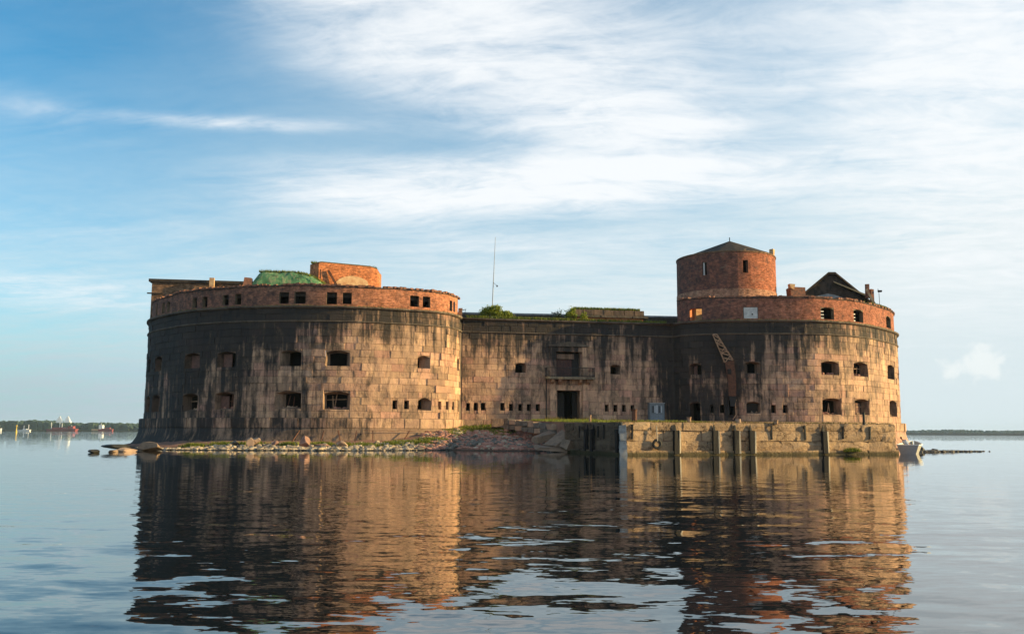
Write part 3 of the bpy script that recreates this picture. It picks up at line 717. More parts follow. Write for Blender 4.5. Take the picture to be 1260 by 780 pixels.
V = [wp(u, -.5, 15.8) for u in np.arange(JL, JR, 1.5)] + [wp(13, -14, 15.8), wp(-13, -14, 15.8)]
V = [wp(u, -.55, 15.84) for u in (JL - 1, -6, 0, 6, JR + 1)]; V += [(v[0] - EN[0] * 13, v[1] - EN[1] * 13, v[2]) for v in reversed(V)]
obj('roof_deck', V, [tuple(range(len(V)))], M['deck'], cw)

# ---- right bastion
brt = thing('bastion', wp(36, -18, 0), 'round granite bastion half black half sunlit with red brick top storey below a round tower', 'bastion')
wing(brt, JR, 108, JR, 62, RU + RL + RLOOP + [RHOLE], 21); plinth(brt, JR - .1, 108)
brick_storey(brt, JR + .3, 90, 18.88, RBW, 'brick_right', lambda u: top_jit(u) * .5)
crumble(brt, JR + 1, 58, 18.88, lambda u: top_jit(u) * .5, 90, 'brick_plain')
for i, o in enumerate(RU):
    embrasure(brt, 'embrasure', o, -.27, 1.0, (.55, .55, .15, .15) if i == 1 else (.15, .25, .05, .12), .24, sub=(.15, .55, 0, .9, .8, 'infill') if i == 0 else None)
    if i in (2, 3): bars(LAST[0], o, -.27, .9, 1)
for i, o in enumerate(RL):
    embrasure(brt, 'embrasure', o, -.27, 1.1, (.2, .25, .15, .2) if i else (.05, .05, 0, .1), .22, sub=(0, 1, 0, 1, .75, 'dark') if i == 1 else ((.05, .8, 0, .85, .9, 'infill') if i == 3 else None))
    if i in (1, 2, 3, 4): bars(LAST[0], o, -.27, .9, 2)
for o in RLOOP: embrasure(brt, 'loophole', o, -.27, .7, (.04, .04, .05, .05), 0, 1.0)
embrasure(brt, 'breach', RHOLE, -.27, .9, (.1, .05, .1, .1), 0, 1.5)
for i, o in enumerate(RBW):
    if i == 0:
        u0, u1, z0, z1 = o; mb = MB(); q = [wp(u, d_, z) for d_ in (-.56, -1.12) for u, z in ((u0, z0), (u1, z0), (u1, z1), (u0, z1))]
        mb.add(q, [(0, 1, 5, 4), (1, 2, 6, 5), (2, 3, 7, 6), (3, 0, 4, 7)]); mb.build('window', M['tan_orange'], brt); continue
    ob = embrasure(brt, 'window', o, -.56, .5, (.05, .05, 0.03, 0.05), .28 if i > 1 else 0, 1.8, [M['brick_brown'], M['dark']])
    if i == 1:
        u0, u1, z0, z1 = o; cbox(MB(), u0 + .08, u1 - .06, z0, z1, -.75, -.6).build('infill', M['white'], ob)
        cbox(MB(), u0 + 1.05, u0 + 1.22, z0 + .45, z0 + .62, -.7, -.59).build('hole', M['dark'], ob)
    if i in (2, 3):
        u0, u1, z0, z1 = o
        for k in range(3): cbox(MB(), u0 + .06, u0 + .62, z0 + .1 + k * .42, z0 + .26 + k * .42, -.95, -.75).build('slat', M['white'], ob)
V = [wp(u, -.9, 18.7) for u in np.arange(27.5, 106, 1.5)] + [(22.5, 117.6, 18.7), (29.6, 116.6, 18.7)]
obj('roof_deck', V, [tuple(range(len(V)))], M['deck'], brt)
V = [wp(u, -.9, 15.9) for u in np.arange(JR + .4, 29, 1.2)] + [(31.5, 117.6, 15.9), (22.5, 120, 15.9)]
obj('roofless_floor', V, [tuple(range(len(V)))], M['deck'], brt)
V = [wp(u, -1.1, z) for u in np.arange(JR + .4, 29, 1.0) for z in (15.9, 18.3)]
u0, u1, z0, z1 = RBW[0]
V, Fc, uv = holed_wall(JR + .4, 29, 15.9, 18.4, -1.12, [(u0 + .02, u1 - .02, z0 + .02, z1 - .02)], 1.0); obj('inner_face', V, Fc, M['brick_brown'], brt, uv=uv)
pc = wp(17.3, -2.6, 0)
mb = MB(); mb.box((pc[0] - .35, pc[1] + .25, 17.1), (1.5, 1.2, 2.4), R(28), jit=.05); mb.build('sunlit_pier', M['plaster'], brt)
mb = MB(); mb.box((pc[0] - 1.35, pc[1] + .1, 17.0), (.8, 1.0, 2.2), R(35), jit=.05); mb.build('brick_stub', M['tan_orange'], brt)
# rubble heap over the walls' silhouettes is done by weeds further down

# ------------------------------------------------------------------ roof structures
# round brick tower
TC = np.array([30.05, 124.0]); TR = 6.78
tw = thing('round_tower', (TC[0], TC[1], 18.7), 'round red brick tower with a low dark pointed roof standing on the bastion', 'tower')
def cyl_wall(z0, z1, r, opens, n=72):
    angs = sorted(set(np.round(np.linspace(0, 2 * math.pi, n + 1), 4)) | {a for o in opens for a in o[:2]})
    zs = sorted({z0, z1} | {z for o in opens for z in o[2:]}); V = []; uv = []; Fc = []
    for a in angs:
        for z in zs: V.append((TC[0] + r * math.sin(a), TC[1] - r * math.cos(a), z)); uv.append((a * r, z))
    m = len(zs)
    for i in range(len(angs) - 1):
        for k in range(m - 1):
            ac, zc = (angs[i] + angs[i + 1]) / 2, (zs[k] + zs[k + 1]) / 2
            if any(o[0] < ac < o[1] and o[2] < zc < o[3] for o in opens): continue
            a = i * m + k; Fc.append((a, a + m, a + m + 1, a + 1))
    return V, Fc, uv
tv = math.atan2(TC[0], TC[1])                       # the side that looks to the camera is at angle -tv
def ta(px): return math.asin(max(-1, min(1, (px - 893.0) / 60.5))) - tv
slits = [(ta(913.2) % (2 * math.pi), ta(919.2) % (2 * math.pi), 23.15, 24.85), (ta(865.6) % (2 * math.pi), ta(871) % (2 * math.pi), 23.0, 24.75)]
V, Fc, uv = cyl_wall(18.6, 25.95, TR, slits); obj('tower_wall', V, Fc, M['brick_tower'], tw, uv=uv)
for k, (a0, a1, z0, z1) in enumerate(slits):
    mb = MB()
    for r0, r1, mm in ((TR, TR - .6, 0), (TR - .6, TR - 2.2, 1)):
        P = [(TC[0] + r * math.sin(a), TC[1] - r * math.cos(a), z) for r in (r0, r1) for a, z in ((a0, z0), (a1, z0), (a1, z1), (a0, z1))]
        mb.add(P, [(0, 1, 5, 4), (1, 2, 6, 5), (2, 3, 7, 6), (3, 0, 4, 7)] + ([(4, 5, 6, 7)] if mm else []), mm)
    w_ = mb.build('window', [M['brick_tower'], M['dark']], tw)
    if k:
        a = a0 + (a1 - a0) * .3; mb = MB(); mb.box((TC[0] + (TR - .2) * math.sin(a), TC[1] - (TR - .2) * math.cos(a), (z0 + z1) / 2), (.22, .1, z1 - z0), a); mb.build('shutter', M['white'], w_)
def ring_band(name, z0, z1, r, mt, drop=None):
    n = 64; V = []
    for k in range(n):
        a = 2 * math.pi * k / n
        for rr, z in ((r, z0), (r, z1), (r - .5, z1)): V.append((TC[0] + rr * math.sin(a), TC[1] - rr * math.cos(a), z))
    Fc = [(3 * k + j, 3 * ((k + 1) % n) + j, 3 * ((k + 1) % n) + j + 1, 3 * k + j + 1) for k in range(n) for j in (0, 1)]
    uv = [(math.atan2(v[0] - TC[0], v[1] - TC[1]) * r, v[2]) for v in V]
    return obj(name, V, Fc, M[mt], tw, uv=uv)
M['brick_band'] = make_brick('pale_brick_band', (.46, .22, .13), (.40, .18, .11), (.36, .25, .18), .6)
ring_band('base_band', 18.6, 21.0, TR + .07, 'brick_band'); ring_band('eaves_band', 25.95, 26.12, TR + .08, 'brick_brown')
n = 16; V = []; apex = (TC[0] + .55, TC[1] - .5, 28.75)
for k in range(n):
    a = 2 * math.pi * k / n; rr = TR - .25; V.append((TC[0] + rr * math.sin(a), TC[1] - rr * math.cos(a), 26.1 + .35 * max(0, math.sin(a))))
V.append(apex); V += [(v[0], v[1], 25.9) for v in V[:n]]
Fc = [(k, (k + 1) % n, n) for k in range(n)] + [((k + 1) % n, k, n + 1 + k, n + 1 + (k + 1) % n) for k in range(n)]
obj('tower_roof', V, Fc, M['roofing'], tw)
mb = MB(); mb.bar(apex, (apex[0], apex[1], 29.25), .1); mb.build('finial', M['iron'], tw)
mb = MB(); a = ta(951.0); mb.box((TC[0] + TR * .96 * math.sin(a), TC[1] - TR * .96 * math.cos(a), 26.45), (.55, .6, 1.1), a, jit=.06); mb.build('broken_pier', M['plaster'], tw)
mb = MB(); mb.box((TC[0] + 1.2, TC[1] - TR * .9, 26.25), (.25, .25, .5)); mb.build('vent', M['plaster'], tw)

# ruined hipped building on the right bastion
sh = thing('ruined_roof_house', (44.5, 122, 18.7), 'ruined house with a dark gabled roof and grey gable on the brick storey', 'ruined house')
def pt3(x, y, z): return (x, y, z)
Vh = [(39.3, 121.45, 20.5), (50.3, 123.05, 20.0), (50.9, 128, 20.0), (40.0, 128, 20.5), (43.75, 121.85, 24.1), (45.0, 127.5, 24.0), (44.75, 121.95, 24.12)]
Vb = [(x, y, z - .28) for x, y, z in Vh]
obj('roof', Vh + Vb, [(0, 4, 5, 3), (4, 6, 5), (1, 2, 5, 6), (7, 10, 12, 11), (11, 12, 13), (8, 13, 12, 9), (0, 7, 11, 4), (4, 11, 13, 6), (6, 13, 8, 1), (3, 5, 12, 10), (2, 9, 12, 5)], M['old_roof'], sh)
obj('gable_wall', [(39.6, 121.9, 18.7), (50.1, 123.4, 18.7), (50.1, 123.4, 20.0), (44.7, 122.4, 23.9), (43.8, 122.3, 23.9), (39.6, 121.9, 20.55)], [(0, 1, 2, 3, 4, 5)], M['old_roof'], sh)
obj('render_patch', [(41.9, 122.15, 19.0), (48.6, 123.15, 19.0), (48.2, 123.1, 20.5), (46.4, 122.8, 21.2), (43.6, 122.4, 21.15), (41.9, 122.15, 20.7)], [(0, 1, 2, 3, 4, 5)], M['grey_render'], sh)
obj('broken_eave', [(44.4, 121.7, 22.6), (50.0, 122.85, 20.6), (50.0, 122.95, 20.9), (44.3, 121.8, 22.85), (44.4, 122.3, 22.6), (50.0, 123.4, 20.6)], [(0, 1, 2, 3), (0, 4, 5, 1)], M['iron'], sh)
mb = MB(); mb.box((39.2, 121.8, 20.3), (2.2, 1.2, 3.0), .15, jit=.1); mb.build('side_wall', M['brick_plain'], sh)
mb = MB(); mb.box((38.35, 121.2, 21.9), (.7, .7, .7), .2, jit=.12); mb.build('broken_stub', M['plaster'], sh)
for (x, z, hgt) in ((48.9, 21.4, 1.9), (49.5, 20.8, 1.7)):
    mb = MB(); mb.box((x, 121.6, z), (.42, .45, hgt), .1, jit=.04); mb.build('chimney', M['brick_plain'], sh)
mb = MB(); mb.bar((50.0, 121.0, 18.7), (48.6, 121.2, 21.6), .3); mb.build('prop_beam', M['plaster'], sh)
lp = thing('roof_lamp', (50.5, 121.5, 18.7), 'small lamp on a thin pole near the right edge of the brick storey', 'lamp')
mb = MB(); mb.bar((50.5, 121.5, 18.7), (50.45, 121.5, 21.3), .07, n=6); mb.build('pole', M['iron'], lp)
mb = MB(); mb.box((50.6, 121.5, 21.4), (.5, .3, .22), jit=.03); mb.bar((50.35, 121.5, 21.4), (50.35, 121.5, 21.75), .05); mb.build('lamp_head', M['iron'], lp)

# long flat-topped wall at the far left of the left bastion
rl = thing('flat_roofed_building', (-42, 120, 18.1), 'long low brown brick building with a dark flat roof edge behind the left parapet', 'building')
def wall_box(name, par, x0, y0, x1, y1, z0, z1, dep, mt):
    d = np.array([x1 - x0, y1 - y0]); L = np.linalg.norm(d); d /= L; n_ = np.array([-d[1], d[0]])
    V = []; uv = []
    for (a, o) in ((0, 0), (L, 0), (L, dep), (0, dep)):
        for z in (z0, z1): p = np.array([x0, y0]) + d * a + n_ * o; V.append((*p, z)); uv.append((a + o, z))
    return obj(name, V, [(0, 2, 3, 1), (2, 4, 5, 3), (4, 6, 7, 5), (6, 0, 1, 7), (1, 3, 5, 7)], M[mt], par, uv=uv)
wall_box('wall', rl, -48.4, 118.6, -34.4, 120.8, 16.0, 21.75, 4.5, 'brick_brown')
wall_box('roof_edge', rl, -48.75, 118.3, -34.2, 120.5, 21.75, 22.12, 5.2, 'roofing')
wall_box('ledge', rl, -48.9, 118.35, -46.9, 118.66, 20.1, 20.25, .3, 'roofing')
wall_box('post', rl, -40.75, 118.7, -40.15, 118.8, 18.1, 22.35, .6, 'plaster')
# green mossy vault
gm = thing('mossy_vault', (-28, 115, 18.1), 'rounded vault covered in green moss rising behind the left parapet', 'vault')
V = []; Fc = []; nu, nv = 40, 14
for i in range(nu + 1):
    s = i / nu; x = -34.0 + 11.8 * s; e = (1 - (1 - min(1, s / .16)) ** 2) ** .5 * (1 - max(0, (s - .45) / .55) ** 2.2 * .86)
    for k in range(nv + 1):
        a = math.pi * k / nv; z = 18.0 + 4.45 * e * math.sin(a) ** .6 + .07 * math.sin(2.1 * x + k) + .05 * math.sin(5.3 * x - 2 * k) + .05 * math.sin(11.0 * x + 3 * k) + rng.normal(0, .025)
        V.append((x, 114.6 + 1.5 * s - 2.0 * math.cos(a), z))
Fc = [(i * (nv + 1) + k, (i + 1) * (nv + 1) + k, (i + 1) * (nv + 1) + k + 1, i * (nv + 1) + k + 1) for i in range(nu) for k in range(nv)]
obj('vault_shell', V, Fc, M['moss'], gm, smooth=True)
mb = MB(); mb.box((-34.0, 113.9, 19.7), (1.5, 3.0, 3.6), .1, taper=.55, jit=.12); mb.build('brick_end', M['brick_plain'], gm)
mb = MB(); mb.bar((-24.85, 114.2, 21.5), (-24.85, 114.2, 22.75), .1); mb.build('stub_pipe', M['iron'], gm)
# orange brick casemate
cb = thing('brick_casemate', (-22, 118, 18.1), 'orange brick casemate with a yellow plastered arch and weeds on its roof', 'casemate')
Vc = []; uvc = []
plan = [(-27.0, 117.6), (-25.4, 115.6), (-19.0, 118.9), (-18.3, 119.5), (-18.1, 120.3), (-18.4, 124), (-26.9, 124)]
acc = 0
for i, (x, y) in enumerate(plan):
    if i: acc += math.hypot(x - plan[i - 1][0], y - plan[i - 1][1])
    zt = 23.95 if x < -25 else (23.95 if x < -18.7 else (23.75 if x < -18.2 else 23.35))
    for z in (18.0, zt): Vc.append((x, y, z)); uvc.append((acc, z))
nP = len(plan); obj('wall', Vc, [(2 * i, 2 * ((i + 1) % nP), 2 * ((i + 1) % nP) + 1, 2 * i + 1) for i in range(nP)], M['brick_orange'], cb, uv=uvc)
obj('roof_earth', [(x, y, z + .03) for x, y, z in Vc[1::2]] + [(x + .0, y, z + .16) for x, y, z in [((p[0] + 22.4) * .93 - 22.4, (p[1] - 120) * .93 + 120, q[2]) for p, q in zip(plan, Vc[1::2])]],
    [(i, (i + 1) % nP, nP + (i + 1) % nP, nP + i) for i in range(nP)] + [tuple(range(nP, 2 * nP))], M['deck'], cb)
aw = [(-23.6, 20.3)] + [(-21.2 + 2.4 * math.cos(math.pi * (1 - k / 12)), 20.6 + 1.9 * math.sin(math.pi * (1 - k / 12))) for k in range(13)] + [(-18.8, 20.3)]
aw = [(min(x, -19.35), z) for x, z in aw]
Va = []
for x, z in aw: y = 115.6 + (x + 25.4) * 3.3 / 6.4; Va += [(x + .04, y - .08, z), (x - .02, y + .05, z)]
m_ = len(aw); obj('plaster_arch', Va, [tuple(2 * k for k in range(m_))] + [(2 * k, 2 * k + 1, 2 * ((k + 1) % m_) + 1, 2 * ((k + 1) % m_)) for k in range(m_)], M['plaster'], cb)
bm_ = tag(MB().bar((-24.2, 115.9, 22.9), (-22.2, 116.4, 19.4), .28).build('leaning_beam', M['rust'], None), 'dark rusty beam leaning on the orange brick casemate', 'beam')
# far courtyard wall, stone casemate and mast above the gate wing
rw = thing('rear_parapet', (7, 121, 15.8), 'long low dark parapet running behind the gate wing roof', 'parapet wall')
wall_box('wall', rw, -9.0, 119.6, 24.5, 123.2, 15.7, 17.75, 1.0, 'roofing'); wall_box('coping', rw, -9.2, 119.5, 24.5, 123.1, 17.75, 17.98, 1.2, 'grey_render')
sc_ = thing('stone_casemate', (12.8, 117, 15.8), 'low stone casemate overgrown with grass on the gate wing roof', 'casemate')
def block_row(par, x0, x1, y0, z0, z1, nb, mt, dep=2.5):
    for k in range(nb):
        a = x0 + (x1 - x0) * k / nb; b = x0 + (x1 - x0) * (k + 1) / nb
        mb = MB(); mb.box(((a + b) / 2, y0 + ((a + b) / 2 - x0) * .18 + dep / 2, (z0 + z1) / 2), (b - a - .05, dep, z1 - z0 - .03), AX, jit=.03); mb.build('stone', M[mt], par)
block_row(sc_, 7.6, 17.1, 115.2, 17.15, 17.85, 7, 'reveal', 4.0)
block_row(sc_, 7.0, 17.6, 114.9, 16.82, 17.15, 5, 'ledge', 4.4)
wall_box('brick_base', sc_, 8.4, 115.4, 17.3, 117.0, 15.8, 16.82, 3.5, 'brick_orange')
ms = thing('antenna_mast', (-2.67, 116, 15.85), 'tall thin leaning antenna mast on the gate wing roof behind the bush', 'mast')
mb = MB(); mb.bar((-2.67, 116, 15.85), (-2.47, 116, 21.5), .13, n=6, w2=.11); mb.bar((-2.47, 116, 21.5), (-2.25, 116, 27.5), .1, n=6, w2=.05); mb.build('pole', M['steel'], ms)
mb = MB(); mb.bar((-2.47, 116, 21.4), (-2.0, 116, 21.0), .05); mb.box((-1.98, 116, 20.95), (.22, .1, .22)); mb.build('bracket', M['steel'], ms)
bl2 = thing('wall_lamp', wp(-13.9, .1, 15.95), 'small rusty lamp bracket on the cornice where left bastion meets gate wing', 'lamp')
q = wp(-14.2, -.2, 0)
mb = MB(); mb.box((q[0], q[1], 16.5), (.5, .4, 1.1), jit=.05); mb.build('post', M['rust_pale'], bl2)
mb = MB(); mb.bar((q[0] + .2, q[1], 16.8), (q[0] + .75, q[1] - .1, 16.9), .07); mb.bar((q[0] + .65, q[1] - .1, 16.9), (q[0] + .55, q[1] - .1, 16.0), .05); mb.build('arm', M['iron'], bl2)

# ------------------------------------------------------------------ rusted gantry hanging on the right bastion
gn = thing('rusted_gantry', wp(21.3, .2, 3.4), 'rusted steel lattice gantry with a plated lower shaft leaning on the black bastion wall', 'gantry')
def g(u, z, o=.12): return np.array(wp(u, o, z))
mb = MB(); L0, L1 = (19.55, 14.1), (20.9, 10.6); R0, R1 = (20.05, 14.1), (21.85, 10.9)
for o in (.05, .5):
    mb.bar(g(*L0, o), g(*L1, o), .13); mb.bar(g(*R0, o), g(*R1, o), .13)
for k in range(6):
    f0, f1 = k / 6, (k + 1) / 6; lp_ = lambda f: g(L0[0] + (L1[0] - L0[0]) * f, L0[1] + (L1[1] - L0[1]) * f, .5); rp_ = lambda f: g(R0[0] + (R1[0] - R0[0]) * f, R0[1] + (R1[1] - R0[1]) * f, .5)
    mb.bar(lp_(f0), rp_(f1) if k % 2 else rp_(f0), .12); mb.bar(rp_(f0) if k % 2 else lp_(f0), lp_(f1) if k % 2 else rp_(f1), .12)
mb.build('lattice', M['rust_pale'], gn)
def plate(name, pts, o0, o1, mt):
    n = len(pts); V = [g(u, z, o1) for u, z in pts] + [g(u, z, o0) for u, z in pts]
    return obj(name, V, [tuple(range(n))] + [(k, n + k, n + (k + 1) % n, (k + 1) % n) for k in range(n)], M[mt], gn)
plate('shaft_plate', [(20.9, 10.6), (21.2, 8.6), (21.25, 6.5), (22.1, 6.4), (22.15, 8.8), (21.9, 10.9)], .0, .5, 'rust')
plate('hatch', [(21.15, 9.75), (21.15, 9.15), (21.6, 9.1), (21.6, 9.8)], .3, .53, 'dark')
plate('shaft_foot', [(21.3, 6.5), (21.45, 5.2), (21.9, 5.2), (22.2, 6.4)], .05, .4, 'iron')
mb = MB(); mb.bar(g(22.0, 6.4), g(22.1, 4.2), .12); mb.bar(g(22.1, 4.2), g(21.7, 3.6), .12); mb.bar(g(22.2, 6.0), g(21.5, 5.2), .08); mb.build('torn_strut', M['rust_pale'], gn)

# blue-grey metal cabinet on the gate wing
cbn = thing('metal_cabinet', wp(11.2, .0, 3.2), 'blue-grey metal booth with two small windows against the gate wing wall', 'metal booth')
cbox(MB(), 10.25, 12.2, 3.2, 5.6, -.2, .6).build('casing', M['cabinet'], cbn)
cbox(MB(), 10.2, 12.25, 5.6, 5.7, -.2, .68).build('roof_plate', M['steel'], cbn)
for a, b, mt in ((10.5, 11.05, 'window_dark'), (11.35, 11.9, 'window_dark')):
    w_ = cbox(MB(), a, b, 4.4, 5.35, .6, .63).build('window', M['cabinet'], cbn)
    cbox(MB(), a + .05, b - .22, 4.45, 5.3, .63, .645).build('pane', M[mt], w_); cbox(MB(), b - .2, b - .03, 4.45, 5.3, .63, .648).build('pane', M['window_pale'], w_)
cbox(MB(), 11.08, 11.32, 4.35, 5.4, .6, .635).build('pale_panel', M['window_pale'], cbn)
cbox(MB(), 10.4, 12.05, 3.3, 4.25, .6, .625).build('door_panel', plain('grey_blue_panel', (.22, .25, .28), .6, bump=.004), cbn)

# ------------------------------------------------------------------ pier
A_, B_ = np.array([9.55, 77.95]), np.array([36.5, 85.6]); Lc = np.array([5.2, 89.6])
pier = thing('pier', (20, 90, 0), 'broken stone quay with dark timber fenders in front of the right bastion', 'pier')
ZT = 2.84
def front(a, o, z):
    d = (B_ - A_); L = np.linalg.norm(d); d = d / L; n_ = np.array([d[1], -d[0]]); p = A_ + d * a + n_ * o; return (p[0], p[1], z)
FA = math.atan2(*(B_ - A_)[::-1]); FL = np.linalg.norm(B_ - A_)
def left(a, o, z):
    d = (Lc - A_); L = np.linalg.norm(d); d = d / L; n_ = np.array([-d[1], d[0]]); p = A_ + d * a + n_ * o; return (p[0], p[1], z)
LA = math.atan2(*(A_ - Lc)[::-1]); LLn = np.linalg.norm(Lc - A_)
back = [(30.9, 108.5), (21, 113), (1.0, 109.5), (4.2, 95.0)]
top = [tuple(A_ + (.25, .35))] + [tuple(B_ + (-.35, .3))] + back + [tuple(Lc + (.4, .2))]
def topz(p): return ZT + .0 + max(0, (p[1] - 84)) * .021
V = [(*p, topz(p) - .02) for p in top] + [(*p, -1.0) for p in top]; nT = len(top)
obj('fill', V, [tuple(range(nT))] + [(k, nT + k, nT + (k + 1) % nT, (k + 1) % nT) for k in range(nT)], M['ground'], pier)
def quay_block(P, w, h, ang, outo, seed, mt='quay'):
    """Rough quay stone: a gridded face with worn edges."""
    r_ = np.random.default_rng(seed); nx, nz = 4, 2; V = []; Fc = []
    for i in range(nx + 1):
        for k in range(nz + 1):
            e = (i in (0, nx)) + (k in (0, nz)); x = (i / nx - .5) * w; z = (k / nz - .5) * h
            V.append((x + r_.uniform(-.05, .05), r_.uniform(-.05, .06) + .05 * e, z + r_.uniform(-.035, .035)))
    fr = len(V); ring = [i * (nz + 1) for i in range(nx + 1)] + [nx * (nz + 1) + k for k in range(1, nz + 1)] + [i * (nz + 1) + nz for i in range(nx - 1, -1, -1)] + [k for k in range(nz - 1, 0, -1)]
    Fc = [(i * (nz + 1) + k, (i + 1) * (nz + 1) + k, (i + 1) * (nz + 1) + k + 1, i * (nz + 1) + k + 1) for i in range(nx) for k in range(nz)]
    for v in ring: V.append((V[v][0], .55, V[v][2]))
    m = len(ring); Fc += [(ring[(k + 1) % m], ring[k], fr + k, fr + (k + 1) % m) for k in range(m)]
    o = bpy.data.objects.new('quay_block', mesh('quay_block', V, Fc, M[mt])); return link(o, pier, P, (0, 0, ang))
rows = [(2.12, 2.84, 2.6), (1.22, 2.12, 3.4), (.36, 1.22, 2.9)]
sd = 0
def lay_quay(fn, ang, L, cutx, seed, mt='quay'):
    global sd
    r_ = random.Random(seed)
    for ri, (z0, z1, wd) in enumerate(rows):
        a = 0.0
        while a < L - .3:
            b = a + wd * r_.uniform(.7, 1.3)
            if L - b < .9: b = L
            sd += 1; quay_block(fn((a + b) / 2, r_.uniform(-.05, .06), (z0 + z1) / 2), b - a - .03, z1 - z0 - .025, ang, 0, sd, mt)
            a = b
    a = 0.0
    while a < L - .3:
        b = min(a + 3.4 * r_.uniform(.7, 1.2), L + .12)
        if L - b < 1: b = L + .12
        sd += 1; o = quay_block(fn((a + b) / 2, .27, -.12), b - a - .02, .98, ang, 0, sd, mt); o.name = 'footing_stone'; a = b
lay_quay(front, FA, FL, [], 5)
lay_quay(lambda a, o, z: left(LLn - a, o, z), LA, LLn, [], 8, 'quay_shaded')  # left face uses the stone copy with shade in its colour
# right end face
def rightf(a, o, z): d = np.array([-EN[0], -EN[1]]); p = B_ + d * a; return (p[0] + EX[0] * o, p[1] + EX[1] * o, z)
lay_quay(rightf, AX + R(90), 20.0, [], 13)
V = [front(0, -.45, 2.75), front(FL, -.45, 2.75), front(FL, -.45, -1), front(0, -.45, -1)]; obj('wall_core', V, [(3, 2, 1, 0)], M['dark'], pier)
def fender(fn, a, ang, z0=.1, z1=2.15, w=.46, pale=True):
    mb = MB(); mb.box(fn(a, .16, (z0 + z1) / 2), (w, .38, z1 - z0), ang, taper=.94, jit=.04); f = mb.build('fender', M['timber'], pier)
    if pale:
        q = np.array(fn(a + w / 2 + .075, .15, (z0 + z1) / 2)); MB().box(q, (.13, .38, z1 - z0 - .1), ang, jit=.03).build('lit_side_strip', M['pale_edge'], f)  # pale colour stands in for sunlight on the post's right side
    MB().box(fn(a - .05, .06, z1 + .25), (.22, .2, .5), ang, taper=.3).build('dark_notch', M['iron'], f)  # black wedge added above the post in place of a dark recess
for px in (5.05, 8.85, 10.95, 12.5, 20.05): fender(front, px, FA)
for a in (6.9, 5.6, .5): fender(left, a, LA, .2, 2.2, .42, False)
for fn, ang, lst in ((front, FA, (.95, 18.1, 22.15, 25.1, 14.6)), (left, LA, (8.6, 4.6, 3.4))):
    for a in lst: MB().box(fn(a, .06, 2.0), (.13, .14, random.uniform(.9, 1.4)), ang, jit=.02).build('dark_slot', M['iron'], pier)  # thin black boxes added on the face to draw its dark slots
# bluish weathered corner post
[MB().box(front(.06 + random.uniform(-.03, .03), .02, .2 + .68 * k), (.62, .55, .66), FA - .25, jit=.06).build('corner_stone', M['grey_stone_pale'], pier) for k in range(4)]

ty = thing('hanging_tyre', front(3.2, .3, 1.0), 'black tyre hanging from a pale chain on the sunlit pier face', 'tyre')
V = []; Fc = []; n1, n2 = 20, 8
for i in range(n1):
    a = 2 * math.pi * i / n1
    for k in range(n2):
        b = 2 * math.pi * k / n2; rr = .34 + .12 * math.cos(b); V.append(front(3.2 + rr * math.sin(a), .2 + .1 * math.sin(b), .95 + rr * math.cos(a)))
Fc = [(i * n2 + k, ((i + 1) % n1) * n2 + k, ((i + 1) % n1) * n2 + (k + 1) % n2, i * n2 + (k + 1) % n2) for i in range(n1) for k in range(n2)]
obj('tyre', V, Fc, M['rubber'], ty, smooth=True)
MB().bar(front(3.2, .15, 2.5), front(3.2, .3, 1.2), .09, n=6).build('chain', M['pale_edge'], ty)

def bollard(x, y, hgt, r, mt, label, lean=0.0, name='bollard', cap=True):
    z = topz((x, y)); b = thing(name, (x, y, z), label, 'post' if hgt > .8 else 'bollard')
    MB().bar((x, y, z - .1), (x + lean, y, z + hgt), 2 * r, n=10, w2=1.8 * r).build('shaft', M[mt], b, smooth=False)
    if cap: MB().bar((x + lean, y, z + hgt), (x + lean, y, z + hgt + .07), 2.3 * r, n=10).build('cap', M[mt], b)
    return b
bollard(10.95, 80.2, 1.08, .24, 'rust', 'tall rusty post on the pier above the pale quay corner')
bollard(7.55, 86.5, .62, .12, 'rust_pale', 'thin pale post at the grass edge in front of the gate')
bollard(15.9, 80.6, .42, .2, 'rust_pale', 'short stubby bollard on the pier left of the gantry')
bollard(20.6, 81.8, .36, .28, 'stone_tan', 'squat tan stone bollard on the pier below the gantry', name='stone_bollard', cap=False)
bollard(24.1, 82.0, .22, .2, 'rust_pale', 'lowest stump on the pier edge near the small square loopholes')
bollard(32.9, 84.0, 1.0, .13, 'iron', 'dark slim iron post on the right end of the pier')

# ------------------------------------------------------------------ island ground
gx = np.arange(-64, 80, 1.2); gy = np.arange(72, 132, 1.2)
XX, YY = np.meshgrid(gx, gy, indexing='ij'); pts = np.c_[XX.ravel(), YY.ravel()]
vis = (US > -100) & (US < 90); QP = PXY[vis][::2]; QN = PN[vis][::2]
DD = np.empty(len(pts))
for i in range(0, len(pts), 500):
    dv = pts[i:i + 500, None, :] - QP[None]; dd = np.linalg.norm(dv, axis=2); k = dd.argmin(1)
    sgn = np.sign((dv[np.arange(len(k)), k] * QN[k]).sum(1)); DD[i:i + 500] = dd[np.arange(len(k)), k] * sgn
WX = [-64, -50, -46, -41, -36, -27, -18, -12, -6, -2, 2, 6, 10, 34, 36, 40, 80]
WV = [2.2, 2.4, 3.6, 6.0, 8.0, 8.9, 9.0, 8.2, 8.6, 13, 15.5, 18, 26, 26, 2.4, 2.2, 2.2]
ZV = [.35, .4, .5, .7, .9, .95, .95, 1.3, 2.5, 2.9, 3.1, 3.1, 2.6, 2.6, .4, .3, .3]
W_ = np.interp(pts[:, 0], WX, WV); ZN = np.interp(pts[:, 0], WX, ZV)
zz = ZN * (1 - np.clip(DD, -4, 60) / W_); zz = np.where(zz > 0, zz, zz * .8)
zz = zz + rng.normal(0, .05, len(zz)); zz = np.clip(zz, -2.0, 3.2)
pier_poly = top
